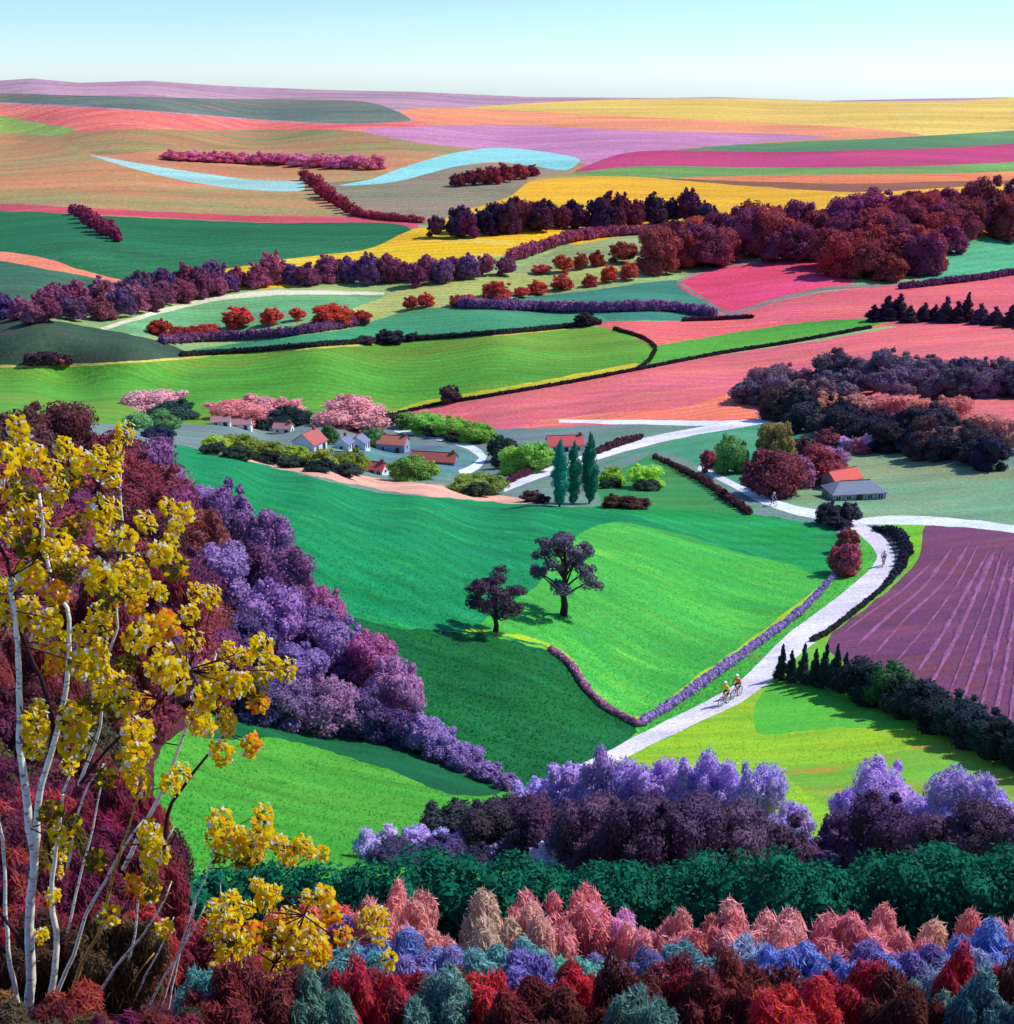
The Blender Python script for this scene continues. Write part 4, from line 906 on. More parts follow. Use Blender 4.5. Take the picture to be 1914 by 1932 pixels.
# ------------------------------------------------------------------ furrows of the ploughed field: low ridges of paler earth
RIDGE_M = ground_mat('furrow_ridge', lin((152,98,140)), lin((128,72,100)), 0.5, stretch=1.0, c3=lin((170,92,110)))
PF = FIELD_OBJ['purple ploughed field on the right']
def ridge_strip(line, wpx):
    L_ = smooth(line, closed=False, step=9.0); P = land(L_[:, 0], L_[:, 1]); n = len(P)
    d = np.gradient(P, axis=0); d[:, 2] = 0; d /= np.linalg.norm(d, axis=1)[:, None]
    s = np.stack([d[:, 1], -d[:, 0], 0 * d[:, 0]], 1)
    rs = np.random.RandomState(int(line[0][0]))
    w = (np.linalg.norm(P - np.array([0, 0, CAMZ]), axis=1) / FPX * wpx * (0.6 + .8 * rs.rand(n)))
    w *= np.clip(np.minimum(np.arange(n), np.arange(n)[::-1]) / 3.0, .15, 1)
    V = []
    for off, z in ((-.9, -.06), (-.35, .1), (.35, .12), (.9, -.06)):
        V.append(P + s * (off * w)[:, None] + np.array([0, 0, 1.0]) * (z * (.7 + .6 * rs.rand(n)) + .02)[:, None])
    V = np.stack(V, 1).reshape(-1, 3); F_ = []
    for i in range(n - 1):
        for k in range(3):
            F_.append([i * 4 + k, i * 4 + k + 1, i * 4 + 4 + k + 1, i * 4 + 4 + k])
    me = mesh_np('furrow', V, F_); me.materials.append(RIDGE_M)
    link('furrow', me, PF)
for a in ([(1590,1196),(1640,1158),(1700,1116),(1760,1060)], [(1612,1222),(1680,1160),(1740,1110),(1800,1030)], [(1648,1238),(1710,1166),(1780,1100),(1830,1024)], [(1688,1252),(1750,1180),(1808,1100),(1850,1020)],
          [(1726,1274),(1776,1200),(1826,1110),(1866,1040)], [(1752,1300),(1800,1210),(1846,1110),(1880,1030)], [(1786,1320),(1826,1220),(1866,1120),(1894,1030)], [(1812,1330),(1846,1240),(1880,1130),(1904,1050)],
          [(1846,1352),(1872,1250),(1898,1150),(1914,1060)], [(1874,1366),(1894,1270),(1912,1170),(1925,1090)], [(1902,1380),(1914,1290),(1928,1180)], [(1935,1400),(1942,1300),(1950,1200)], [(1970,1420),(1975,1300),(1980,1200)]):
    ridge_strip(a, RND.uniform(2.6, 6.0))

# ------------------------------------------------------------------ houses
def box(bm, x0, x1, y0, y1, z0, z1, mi=0):
    v = [bm.verts.new(p) for p in ((x0,y0,z0),(x1,y0,z0),(x1,y1,z0),(x0,y1,z0),(x0,y0,z1),(x1,y0,z1),(x1,y1,z1),(x0,y1,z1))]
    for f in ((0,3,2,1),(4,5,6,7),(0,1,5,4),(1,2,6,5),(2,3,7,6),(3,0,4,7)):
        bm.faces.new([v[i] for i in f]).material_index = mi
def bm_obj(name, bm, mats, parent=None):
    bmesh.ops.recalc_face_normals(bm, faces=bm.faces)
    me = bpy.data.meshes.new(name); bm.to_mesh(me); bm.free()
    for m in (mats if isinstance(mats, (list, tuple)) else [mats]): me.materials.append(m)
    return link(name, me, parent)
GLASS = plain_mat('window_glass', lin((60,70,90)), 0.15); WOODM = plain_mat('painted_wood', lin((225,222,215)), 0.6, .08, .3); DOORM = plain_mat('door_paint', lin((90,60,70)), 0.6, .1, .3)
BRICKM = plain_mat('chimney_brick', lin((150,90,80)), 0.9, .2, .2)
_wm = {}
def hm(kind, c):
    k = (kind, c)
    if k not in _wm: _wm[k] = plain_mat(kind, lin(c), .85, .14, .6 if kind == 'house_wall' else .25)
    return _wm[k]
def house(u, v, w, dpx, h, rot, wall, roof, label, group='village houses', hip=False, windows=2, chim=True, door=True, name='house', cat='house', pitch=.62, wing=None):
    """gabled (or hipped) house, front towards -y before turning; w = length of the front"""
    s = depth(u, v) / FPX
    W, Dp, H = w * s, dpx * s, h * s
    root = link(name, None); root.location = at(u, v); root.rotation_euler = (0, 0, rad(rot)); root.empty_display_size = 1
    x, y = W / 2, Dp / 2; rh = y * pitch * 1.15; ov = .25
    wm, rm = hm('house_wall', wall), hm('roof_tiles', roof)
    bm = bmesh.new(); box(bm, -x, x, -y, y, -1.2, H)
    if not hip:
        for sx in (-x, x):
            vv = [bm.verts.new((sx, -y, H)), bm.verts.new((sx, y, H)), bm.verts.new((sx, 0, H + rh))]; bm.faces.new(vv)
    bm_obj('wall', bm, wm, root)
    bm = bmesh.new(); th = .14
    hx = x - (y * .9 if hip else -ov)
    e = ov; ze = H - rh * e / y
    for up in (0, th):
        pass
    A = [(-x - e, -y - e, ze), (x + e, -y - e, ze), (x + e, y + e, ze), (-x - e, y + e, ze)]
    R = [(-hx, 0, H + rh), (hx, 0, H + rh)]
    def roofv(dz): return [bm.verts.new((p[0], p[1], p[2] + dz)) for p in A + R]
    lo, up = roofv(0.02), roofv(th)
    for q in ((0, 1, 5, 4), (2, 3, 4, 5)):
        bm.faces.new([up[i] for i in q]); bm.faces.new([lo[i] for i in q][::-1])
    for q in ((1, 2, 5), (3, 0, 4)):
        if hip: bm.faces.new([up[i] for i in q]); bm.faces.new([lo[i] for i in q][::-1])
    rim = [(0, 1), (2, 3), (1, 2), (3, 0)] if hip else [(0, 1), (2, 3), (1, 5), (5, 2), (3, 4), (4, 0)]
    for a, b in rim: bm.faces.new((lo[a], lo[b], up[b], up[a]))
    ro = bm_obj('roof', bm, rm, root)
    bm = bmesh.new(); box(bm, -hx, hx, -.1, .1, H + rh + .08, H + rh + .2); bm_obj('ridge_tiles', bm, BRICKM, ro)
    if chim:
        bm = bmesh.new(); cx = hx - .9; box(bm, cx - .35, cx + .35, -.3, .3, H + rh * .6, H + rh + .8); bm_obj('chimney', bm, BRICKM, ro)
    n = windows
    for i in range(n):
        xx = -x + W * (i + .5 + (0.0 if not door else 0)) / n
        if door and i == n // 2 and n > 1: continue
        bm = bmesh.new(); ww = min(.5, W / n * .3); hh = min(1.3, H * .5); z0 = H * .32
        for (a0, a1, b0, b1) in ((-ww, ww, z0 - .08, z0), (-ww, ww, z0 + hh, z0 + hh + .08), (-ww, -ww + .08, z0, z0 + hh), (ww - .08, ww, z0, z0 + hh), (-.03, .03, z0, z0 + hh)):
            box(bm, xx + a0, xx + a1, -y - .07, -y + .02, b0, b1)
        wo = bm_obj('window', bm, WOODM, root)
        bm = bmesh.new(); box(bm, xx - ww + .06, xx + ww - .06, -y - .03, -y + .01, z0, z0 + hh); bm_obj('pane', bm, GLASS, wo)
    if door:
        bm = bmesh.new(); xx = -x + W * (n // 2 + .5) / n if n > 1 else 0
        box(bm, xx - .5, xx + .5, -y - .06, -y + .02, 0.0, min(2.1, H * .8)); bm_obj('door', bm, DOORM, root)
    for sx in (-1, 1):                         # a window in each gable end
        bm = bmesh.new(); box(bm, sx * x - .05, sx * x + .05, -.45, .45, H * .35, H * .8); wo = bm_obj('window', bm, WOODM, root)
        bm = bmesh.new(); box(bm, sx * x - .08, sx * x + .08, -.38, .38, H * .39, H * .76); bm_obj('pane', bm, GLASS, wo)
    return tag(root, label, cat, group)
WHT, RED, PNK = (226,226,232), (190,104,98), (184,130,132)
house(418, 802, 34, 22, 10, 8, WHT, PNK, 'leftmost of the small white houses with pink roofs under the blossom')
house(456, 808, 38, 22, 11, 4, WHT, PNK, 'second small white house from the left in the pink roofed row')
house(498, 811, 40, 22, 11, -3, WHT, (190,110,116), 'third small white house from the left in the pink roofed row')
house(536, 816, 34, 22, 11, -8, WHT, PNK, 'rightmost small white house of the pink roofed row')
house(586, 850, 40, 50, 20, 62, WHT, RED, 'white house with its gable and red roof above the yellow green bushes')
house(650, 848, 26, 30, 14, 75, WHT, (120,130,160), 'small white house with slate roof left of the round tree')
house(678, 846, 28, 34, 14, 80, WHT, (126,132,160), 'small white gabled house with slate roof beside the round tree')
house(742, 852, 56, 34, 20, -12, (150,160,180), (200,118,100), 'grey house with orange red roof by the village lane')
house(648, 872, 58, 28, 10, -6, (140,150,176), (118,130,158), 'low grey house with slate roof behind the yellow green bushes')
house(708, 893, 44, 28, 13, -20, WHT, (196,84,84), 'white cottage with dark red roof in front of the village', windows=3)
house(820, 874, 84, 34, 10, -10, (110,132,164), (176,96,84), 'long blue grey barn with brown roof inside the lane bend', windows=5)
house(1066, 850, 66, 38, 16, 6, WHT, (214,98,98), 'white house with red roof behind the poplars', windows=3)
house(1586, 920, 62, 40, 22, 26, (150,140,150), (236,110,98), 'taller red roofed wing of the farm beside the maroon trees', group=None, chim=False, name='farmhouse', cat='house')
house(1610, 938, 104, 50, 17, 8, (150,156,172), (138,146,164), 'long grey barn with hipped slate roof at the farm', group=None, hip=True, chim=False, name='barn', cat='barn', windows=5, pitch=.55)

# ------------------------------------------------------------------ bicycles and riders
TYRE = plain_mat('tyre', lin((40,44,60)), .8); RIM = plain_mat('rim', lin((190,205,220)), .3, metal=.6); FRAME = plain_mat('frame_paint', lin((225,160,175)), .35); BLACK = plain_mat('black_cloth', lin((40,38,56)), .8)
SKIN = plain_mat('skin', lin((236,186,168)), .6); HELM = plain_mat('helmet', lin((235,246,248)), .4)
def torus(name, R, r, mat, parent, loc, seg=28, sec=6):
    vs = []; fs = []
    for i in range(seg):
        a = i * 6.28318 / seg
        for j in range(sec):
            b = j * 6.28318 / sec; q = R + r * math.cos(b)
            vs.append((q * math.cos(a), r * math.sin(b), q * math.sin(a)))
    for i in range(seg):
        for j in range(sec):
            fs.append([i*sec+j, i*sec+(j+1) % sec, ((i+1) % seg)*sec+(j+1) % sec, ((i+1) % seg)*sec+j])
    me = mesh_np(name, vs, fs); me.materials.append(mat)
    o = link(name, me, parent); o.location = loc
    return o
def tubes(name, segs, mat, parent):
    vs = []; fs = []
    for p, q, r in segs:
        p, q = Vector(p), Vector(q); t = (q - p).normalized(); a = t.orthogonal().normalized(); b = t.cross(a); i0 = len(vs)
        for c in (p, q):
            for k in range(6): vs.append(c + (a * math.cos(k * 1.0472) + b * math.sin(k * 1.0472)) * r)
        for k in range(6): fs.append([i0 + k, i0 + (k + 1) % 6, i0 + 6 + (k + 1) % 6, i0 + 6 + k])
        fs.append([i0 + k for k in range(6)][::-1]); fs.append([i0 + 6 + k for k in range(6)])
    me = mesh_np(name, vs, fs); me.materials.append(mat)
    return link(name, me, parent)
def bicycle(loc, yaw, label, tilt=0.0):
    b = link('bicycle', None); b.location = loc; b.rotation_euler = (0, tilt, yaw); b.empty_display_size = .4
    for x in (-.5, .5):
        w = torus('wheel', .31, .014, RIM, b, (x, 0, .34), 28, 5)
        torus('tyre', .335, .026, TYRE, w, (0, 0, 0))
        tubes('spokes', [((0, 0, 0), (.31 * math.cos(k * .5236), 0, .31 * math.sin(k * .5236)), .006) for k in range(12)], RIM, w)
    tubes('frame', [((-.06,0,.3),(-.18,0,.82),.02), ((-.06,0,.3),(.36,0,.76),.022), ((-.17,0,.78),(.34,0,.84),.02), ((-.5,0,.34),(-.06,0,.3),.014), ((-.5,0,.34),(-.16,0,.74),.012), ((.36,0,.72),(.34,0,.9),.02)], FRAME, b)
    tubes('fork', [((.36,0,.72),(.5,.04,.34),.014), ((.36,0,.72),(.5,-.04,.34),.014)], FRAME, b)
    tubes('handlebar', [((.36,-.22,.94),(.36,.22,.94),.014), ((.34,0,.88),(.36,0,.94),.014), ((.36,.22,.94),(.47,.22,.9),.015), ((.36,-.22,.94),(.47,-.22,.9),.015), ((.47,.22,.9),(.43,.22,.79),.015), ((.47,-.22,.9),(.43,-.22,.79),.015)], BLACK, b)
    tubes('seat_post', [((-.18,0,.8),(-.2,0,.93),.014)], RIM, b)
    bm = bmesh.new()
    pr = [(-.34,.08),(-.28,.085),(-.18,.05),(-.04,.02)]
    vs = [[bm.verts.new((x, sg * w, z)) for z in (.92, .96) for sg in (-1, 1)] for x, w in pr]
    for a, c in zip(vs, vs[1:]):
        for q in ((0, 1), (1, 3), (3, 2), (2, 0)): bm.faces.new((a[q[0]], a[q[1]], c[q[1]], c[q[0]]))
    for e in (vs[0], vs[-1]): bm.faces.new((e[0], e[1], e[3], e[2]))
    bm_obj('saddle', bm, BLACK, b)
    tubes('pedals', [((-.06,.06,.3),(.06,.1,.2),.012), ((-.06,-.06,.3),(-.18,-.1,.4),.012), ((.06,.07,.2),(.06,.2,.2),.022), ((-.18,-.07,.4),(-.18,-.2,.4),.022)], BLACK, b)
    return tag(b, label, 'bicycle', 'bicycles on the lanes')
def rider(loc, yaw, jersey, shorts, label):
    """one skin grown over a crouched riding skeleton"""
    J = [(-.2,0,1.0),(-.1,0,1.14),(.08,0,1.3),(.2,0,1.39),(.28,0,1.46),(.35,0,1.56),(.37,0,1.66)]
    R = [(.14,.16),(.15,.135),(.165,.13),(.15,.11),(.055,.055),(.09,.082),(.07,.07)]
    E = [(i, i + 1) for i in range(6)]
    for sg, kx, kz, fx, fz in ((1, .2, .74, .06, .25), (-1, .12, .86, -.18, .45)):
        i0 = len(J)
        J += [(-.18, sg * .1, .97), (kx, sg * .12, kz), (fx - .06, sg * .12, fz + .06), (fx + .14, sg * .12, fz)]
        R += [(.095, .09), (.062, .062), (.042, .042), (.036, .04)]
        E += [(0, i0), (i0, i0 + 1), (i0 + 1, i0 + 2), (i0 + 2, i0 + 3)]
        i0 = len(J)
        J += [(.17, sg * .19, 1.36), (.24, sg * .24, 1.12), (.4, sg * .21, .96), (.46, sg * .215, .93)]
        R += [(.065, .06), (.045, .045), (.033, .033), (.038, .03)]
        E += [(3, i0), (i0, i0 + 1), (i0 + 1, i0 + 2), (i0 + 2, i0 + 3)]
        for k in range(5):                         # fingers closed over the bar
            f0 = len(J); yy = sg * (.195 + .012 * k) if k < 4 else sg * .18
            J += [(.49, yy, .92), (.5, yy, .885)]; R += [(.009, .009), (.008, .008)]; E += [(i0 + 3, f0), (f0, f0 + 1)]
    me = bpy.data.meshes.new('person'); me.from_pydata(J, E, []); me.update()
    o = link('person', me)
    sm = o.modifiers.new('skin', 'SKIN'); o.modifiers.new('sub', 'SUBSURF').levels = 1
    for i, sv in enumerate(me.skin_vertices[0].data):
        sv.radius = R[i]; sv.use_root = (i == 0)
    dg = bpy.context.evaluated_depsgraph_get(); dg.update()
    ev = bpy.data.meshes.new_from_object(o.evaluated_get(dg))
    o.modifiers.clear(); o.data = ev; ev.name = 'person'
    ev.materials.clear()
    for m in (SKIN, jersey, shorts, BLACK): ev.materials.append(m)
    for p in ev.polygons:
        x, y, z = p.center; p.use_smooth = True
        mi = 0
        if z > .55 and x < .34 and z < 1.45: mi = 1
        if z < 1.04 and x < .16 and z > .6: mi = 2
        if abs(y) > .13 and z < 1.14 and x > .24: mi = 0
        if z < .62: mi = 0
        if (abs(y) > .07 and z < .3) or (y < -.07 and z < .5 and x > -.2): mi = 3
        p.material_index = mi
    o.location = loc; o.rotation_euler = (0, 0, yaw)
    vs, fs = cube_sphere(5)
    hv = [Vector((v[0] * .165 + .355, v[1] * .12, max(v[2], -.15) * .125 + 1.65)) for v in vs]
    h = mesh_np('helmet', hv, fs); h.materials.append(HELM); h.polygons.foreach_set('use_smooth', np.ones(len(fs), bool))
    link('helmet', h, o)
    # face: eyes, nose, mouth, ears, hair
    tubes('sunglasses', [((.44,-.07,1.585),(.44,.07,1.585),.022)], BLACK, o)
    return tag(o, label, 'person', 'cyclists on the lanes')
def jm(n, c): return plain_mat(n, lin(c), .7)
def cyclist(u, v, u2, v2, jersey, shorts, lab_b, lab_p):
    p, q = at(u, v), at(u2, v2); d = q - p; yaw = math.atan2(d.y, d.x)
    p = p + Vector((0, 0, .02)); slope = -math.atan2(d.z, math.hypot(d.x, d.y))
    b = bicycle(p, yaw, lab_b, slope); b.scale = (1.3,) * 3; o = rider(p, yaw, jersey, shorts, lab_p); o.rotation_euler = (0, slope, yaw); o.scale = (1.3,) * 3
YEL, ORA, BLU, WHJ = jm('yellow_jersey', (250,196,30)), jm('orange_jersey', (246,104,60)), jm('blue_jersey', (110,120,200)), jm('white_jersey', (220,232,245))
cyclist(1366, 1330, 1300, 1362, YEL, BLACK, 'front bicycle of the pair ridden by the yellow jersey', 'person in yellow jersey and white helmet leading the pair of cyclists')
cyclist(1388, 1316, 1330, 1346, ORA, BLACK, 'rear bicycle of the pair ridden by the orange jersey', 'person in orange jersey and white helmet just behind the yellow rider')
cyclist(1666, 1068, 1656, 1090, WHJ, jm('blue_shorts', (60,80,140)), 'bicycle coming round the road bend alone', 'person in white cycling alone round the road bend')
cyclist(1458, 954, 1500, 966, BLU, BLACK, 'bicycle on the lane beside the maroon farm trees', 'person in blue jersey and white helmet cycling down from the farm')

# ------------------------------------------------------------------ the yellow leaved trees in the left foreground
CREAM = plain_mat('pale_bark', lin((246,238,220)), .8, .18, .12); GOLDB = plain_mat('ochre_bark', lin((206,162,78)), .8, .22, .12); DARKB = plain_mat('dark_bark', lin((66,38,46)), .85, .25, .12)
def scar(m, c, zs=26.0):                       # dark marks across the pale bark
    nt = m.node_tree; N = nt.nodes.new; L = nt.links.new; b = nt.nodes['Principled BSDF']
    src = b.inputs['Base Color'].links[0].from_socket
    g = N('ShaderNodeNewGeometry'); mp = N('ShaderNodeMapping'); mp.inputs['Scale'].default_value = (9, 9, zs)
    n = N('ShaderNodeTexNoise'); n.inputs['Scale'].default_value = 1.0; n.inputs['Detail'].default_value = 4
    r = N('ShaderNodeMapRange'); r.inputs['From Min'].default_value = .56; r.inputs['From Max'].default_value = .64; r.inputs['To Max'].default_value = .8
    mx = N('ShaderNodeMix'); mx.data_type = 'RGBA'; mx.inputs['B'].default_value = lin(c)
    L(g.outputs['Position'], mp.inputs['Vector']); L(mp.outputs['Vector'], n.inputs['Vector']); L(n.outputs['Fac'], r.inputs['Value']); L(r.outputs['Result'], mx.inputs['Factor']); L(src, mx.inputs['A']); L(mx.outputs['Result'], b.inputs['Base Color'])
scar(CREAM, (120,92,84)); scar(GOLDB, (110,74,40))
def leaf_mat(n, c):
    m = foliage_mat(n, hue=.01, val=.16, soft=.55)
    for nd in m.node_tree.nodes:
        if nd.type == 'HUE_SAT':
            for l in list(nd.inputs['Color'].links): m.node_tree.links.remove(l)
            nd.inputs['Color'].default_value = lin(c, 1.0)
    return m
YL, GO, CR, OL, OR = leaf_mat('yellow_leaf', (255,212,20)), leaf_mat('gold_leaf', (255,180,18)), leaf_mat('cream_leaf', (250,246,232)), leaf_mat('olive_leaf', (112,104,36)), leaf_mat('orange_leaf', (252,132,50))
def cluster_mesh(seed, mats, weights, n=84):
    rs = np.random.RandomState(seed); vs = []; fs = []; mi = []
    for i in range(n):
        d = rs.normal(size=3); d /= np.linalg.norm(d); p = d * (.55 + .35 * rs.rand()) * np.array([.5, .5, .55])
        k = rs.choice(len(mats), p=weights)
        nr = d * .35 + rs.normal(scale=.5, size=3) + np.array([.7, -.4, .9]); nr /= np.linalg.norm(nr)
        t = np.cross(nr, rs.normal(size=3)); t /= np.linalg.norm(t); b = np.cross(nr, t)
        L_ = .122 * (.75 + .5 * rs.rand()) * (.7 if k == 2 else 1)
        i0 = len(vs)
        for a, w, z in ((-1, 0, 0), (-.45, .5, -.1), (.25, .52, -.12), (1, 0, .05), (.25, -.52, -.12), (-.45, -.5, -.1)):
            vs.append(p + t * L_ * a + b * L_ * w + nr * L_ * z)
        vs.append(p + nr * L_ * .12)
        for j in range(6): fs.append([i0 + 6, i0 + j, i0 + (j + 1) % 6]); mi.append(k)
    me = mesh_np('leaf_cluster', np.array(vs), np.array(fs))
    for m in mats: me.materials.append(m)
    me.polygons.foreach_set('material_index', np.array(mi, np.int32))
    return me
MT = [YL, GO, CR, OL, OR]
CL_Y = [cluster_mesh(s, MT, [.62, .12, .22, .03, .01]) for s in range(70, 75)]
CL_O = [cluster_mesh(s, MT, [.12, .1, .0, .78, .0]) for s in range(75, 78)]
CL_R = [cluster_mesh(s, MT, [.3, .25, .05, .05, .35]) for s in range(78, 81)]
def yellow_tree(label, Y, base, stems, clusters, olive, name='yellow_leaved_tree'):
    root = link(name, None); root.location = base; root.empty_display_size = .4
    rs = random.Random(len(stems)); allp = []
    for pts, r0, r1, m in stems:
        dy = rs.uniform(-.5, .5)
        L_ = smooth(pts, closed=False, step=26.0)
        P = [on_plane(a, b, Y + dy + .35 * i / len(L_)) - base for i, (a, b) in enumerate(L_)]
        P = [p + Vector((rs.uniform(-.012, .012), rs.uniform(-.02, .02), 0)) for p in P]
        limb(P, r0 * .86, r1 * 1.05, m, 'stem', root, 7)
        allp += P
    tw = []
    for kind, lst in ((CL_Y, clusters), (CL_O, olive)):
        for c in lst:
            sz = (c[2] if len(c) > 2 else rs.uniform(34, 46))
            p = on_plane(c[0], c[1], Y + rs.uniform(-.6, .5)) - base
            pr = CL_R if (kind is CL_Y and rs.random() < .07) else kind
            o = link('leaf_cluster', rs.choice(pr), root); o.location = p
            k = sz * 1.18 * Y / (FPX * .8); o.scale = (k, k, k * rs.uniform(.9, 1.3)); o.rotation_euler = (rs.uniform(-.4, .4), rs.uniform(-.4, .4), rs.uniform(-.5, .5))
            near = min(allp, key=lambda q: (q - p).length + (1.5 if q.z > p.z else 0))
            mid = (near + p) / 2 + Vector((rs.uniform(-.06, .06), 0, rs.uniform(-.08, .02)))
            tw += [(near, mid, .008), (mid, p, .006)]
    t = tubes('twigs', tw, DARKB, root); t['kind'] = 'stuff'
    return tag(root, label, 'tree')
def z1(L_): return [(x * .3452, 743 + y * .3452) + tuple(r) for x, y, *r in L_]
def z2(L_): return [(x * .3235, 1334 + y * .3235) + tuple(r) for x, y, *r in L_]
def z3(L_): return [(571 + x * .3484, 1381 + y * .3484) + tuple(r) for x, y, *r in L_]
ST = [([(44,1990),(52,1932),(60,1852),(58,1777),(56,1719),(66,1641),(66,1602),(55,1560),(47,1463),(38,1410),(36,1278),(31,1185),(20,1090)], .075, .022, CREAM),
      ([(67,1612),(70,1580),(73,1515),(91,1441),(110,1380),(121,1330),(128,1261),(126,1147),(104,1110),(90,1060),(83,1012),(76,930)], .05, .014, CREAM),
      ([(84,1990),(88,1926),(100,1852),(108,1790),(97,1690),(108,1600),(118,1500)], .06, .015, CREAM),
      ([(96,1960),(112,1868),(140,1800),(165,1722),(200,1661),(220,1619),(272,1547)], .035, .012, CREAM),
      ([(120,1980),(124,1919),(155,1819),(194,1742),(207,1674),(233,1593),(262,1500)], .036, .012, GOLDB),
      ([(150,1980),(171,1907),(220,1822),(268,1767),(298,1722),(323,1664)], .03, .009, CREAM),
      ([(216,1980),(236,1919),(275,1842),(310,1777),(330,1730)], .028, .008, CREAM),
      ([(268,1980),(287,1929),(310,1884),(327,1819),(356,1764),(372,1693)], .028, .01, CREAM),
      ([(233,1640),(262,1580),(285,1535),(307,1489),(340,1405),(366,1337),(390,1288),(410,1230)], .034, .012, CREAM),
      ([(150,1480),(180,1400),(200,1300),(207,1233),(221,1185),(219,1130),(232,1010),(226,860)], .024, .008, CREAM),
      ([(118,1500),(140,1440),(168,1380),(176,1310)], .018, .007, CREAM),
      ([(128,1640),(140,1560),(166,1480),(200,1440)], .022, .008, CREAM),
      ([(60,1985),(30,1880),(14,1760),(10,1640),(-6,1500)], .04, .014, CREAM),
      ([(140,1985),(200,1890),(250,1790),(262,1700),(300,1610),(330,1560)], .026, .009, CREAM),
      ([(190,1985),(226,1900),(250,1850),(292,1800)], .022, .008, GOLDB),
      ([(250,1985),(300,1860),(345,1790),(392,1700)], .024, .008, CREAM),
      ([(128,1760),(150,1660),(176,1560),(190,1490),(196,1440)], .022, .008, CREAM),
      ([(-20,980),(21,1081),(41,1192),(76,1278),(100,1364),(92,1440)], .02, .03, DARKB),
      ([(310,1600),(323,1515),(349,1480),(401,1412),(430,1380)], .034, .012, DARKB),
      ([(150,1480),(181,1441),(246,1370),(285,1340),(355,1264)], .022, .01, DARKB),
      ([(0,1720),(30,1760),(56,1800)], .02, .03, DARKB)]
CA = z1([(110,190),(90,300),(190,340),(20,410,60),(355,300),(465,370),(545,330,26),(640,300,28),(640,360,24),(685,215,30),(595,430,44),(300,420),(310,540),(130,600),(210,660),(570,640,52),(580,790),(40,740,50),(690,790),(330,830,58),(430,880),(300,860),(170,990,46),(20,1060,46),(50,1210),(160,1150),(170,1230),(310,1090),(280,1240),(560,1000,56),(680,960,30),(740,930,34),(880,870),(930,810,30),(920,620,26),(1015,650,34),(800,700,34),(965,720,28),(785,1020,32),(740,1090),(750,1170,30),(870,1080,28),(560,1190,44),(550,1260,44),(280,1330,60),(300,1480),(450,1310,34),(460,1480,48),(530,1430,46),(550,1520),(830,1290,58),(750,1340,50),(910,1260,48),(1040,1200,32),(1060,1350),(920,1460,58),(950,1540,50),(860,1510),(1080,1090,34),(1160,1110,32),(1250,1410,36),(1340,1435,34),(1435,1380,40),(1480,1480,38),(1570,1510,34),(1430,1530,26),(1130,1520),(1200,1520,30),(1280,1590),(1220,1580,32),(1330,1570,32),(650,1580),(690,1680,48),(780,1690,42),(1130,1660,46),(1120,1810,44),(1415,1690,38),(1240,1790,36),(1380,1910,34),(420,1790,60),(200,1830,42),(210,1720,32),(730,1860),(800,1840),(560,1620),(620,1660)])
CA += z2([(210,110),(200,240),(440,80,56),(430,220,50),(410,340,32),(790,150,46),(800,280,52),(760,360,36),(820,440,46),(1000,450,42),(1060,380,38),(1160,80,44),(1320,70,34),(1330,130,26),(1290,260,40),(1470,220,38),(890,740,44),(900,830,46),(880,900,38),(340,740,30),(350,850,30),(330,950,28),(310,1100,30),(640,1210,40),(780,1040,32),(880,1090,32),(960,1290,36),(240,1330,30),(390,800,28)])
CO = z1([(390,470),(300,650),(160,820),(110,380),(420,720),(850,960),(960,950),(440,1000),(350,980),(330,1100),(600,1120),(820,1120),(690,1480),(740,1500),(640,1720),(1090,1540),(1400,1600),(960,1620),(500,1700),(60,1480),(130,520)]) + z2([(560,220),(620,420),(480,500),(420,700),(360,620),(870,1050),(950,1250),(560,900),(220,1240),(300,620),(760,560)])
yellow_tree('tall yellow leaved tree with many pale stems in the left foreground', 10.4, at(60, 1950), ST, CA, CO[::2])
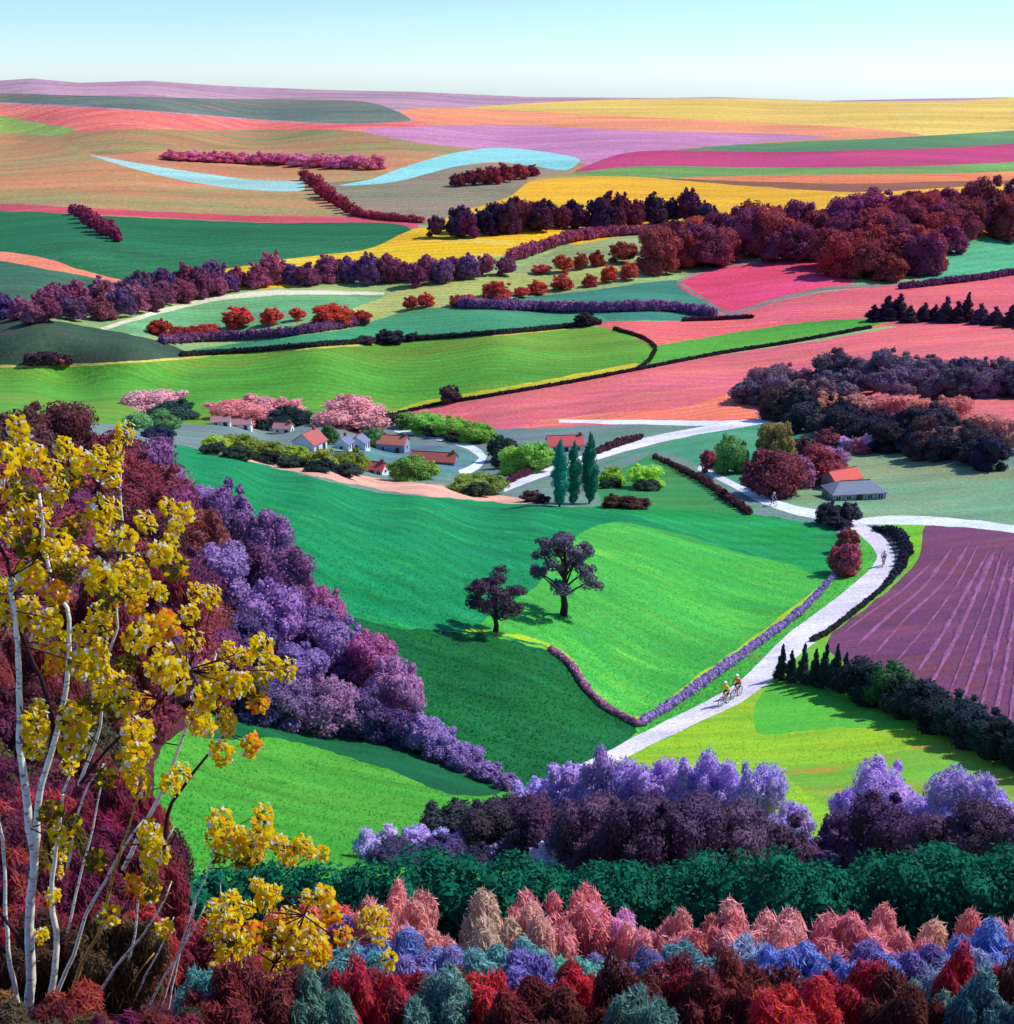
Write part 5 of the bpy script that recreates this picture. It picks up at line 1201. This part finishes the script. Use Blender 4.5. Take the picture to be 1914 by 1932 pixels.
SB = [([(418,2010),(432,1930),(450,1860),(452,1790),(440,1720)], .026, .008, DARKB), ([(424,2010),(470,1900),(520,1820),(560,1760),(590,1690)], .024, .008, DARKB), ([(430,2010),(520,1920),(600,1850),(660,1790),(720,1740)], .022, .007, CREAM),
      ([(415,2010),(410,1900),(420,1820),(414,1760),(416,1660)], .02, .007, CREAM), ([(440,2010),(500,1940),(560,1880),(640,1860),(730,1850)], .018, .006, DARKB)]
CB = z2([(1350,1130),(1260,1180),(1440,1180),(1560,1120),(1500,1030,26),(1600,1090,34),(1270,1300,46),(1350,1260),(1480,1320,50),(1440,1390),(1620,1290,46),(1680,1340,50),(1740,1280),(1850,1320,44),(1350,1440,48),(1290,1540,44),(1400,1590,46),(1550,1640,44),(1600,1480,44),(1720,1450,46),(1820,1420,44),(1880,1430,38),(1640,1590,30),(1730,1580,26),(1700,1220),(1800,1110,32),(1890,1100,44)])
CB += z3([(120,890,36),(160,980,42),(30,1180,38),(80,1200,46),(340,1010,34),(420,1000,36),(410,1090,36),(220,1110,38),(470,1230,34),(490,1420,28),(580,1390,28),(20,1040,40)])
yellow_tree('low yellow leaved shrub beside the tall pale stemmed tree', 9.6, at(420, 1960), SB, CB, z2([(1350,1340),(1560,1300),(1380,1530),(1300,1420),(1680,1250)]), name='yellow_leaved_shrub')
SC = [([(300,1990),(330,1840),(360,1720),(395,1640),(410,1580)], .024, .008, CREAM), ([(310,1990),(370,1850),(440,1720),(490,1620),(500,1545)], .024, .008, DARKB), ([(318,1990),(400,1840),(480,1720),(550,1640),(610,1600)], .022, .006, DARKB)]
CC = z2([(1260,760,40),(1290,680,46),(1350,780,44),(1400,760,36),(1490,800,42),(1540,610,34),(1540,720,46),(1500,860,30),(1640,800,34),(1660,840,34),(1700,870,34),(1760,810,34),(1800,830,32),(1880,850,28)])
yellow_tree('slender yellow leaved sapling in front of the left end of the green hedge', 11.4, at(310, 1930), SC, CC, z2([(1290,850),(1400,880),(1460,880)]), name='yellow_leaved_sapling')
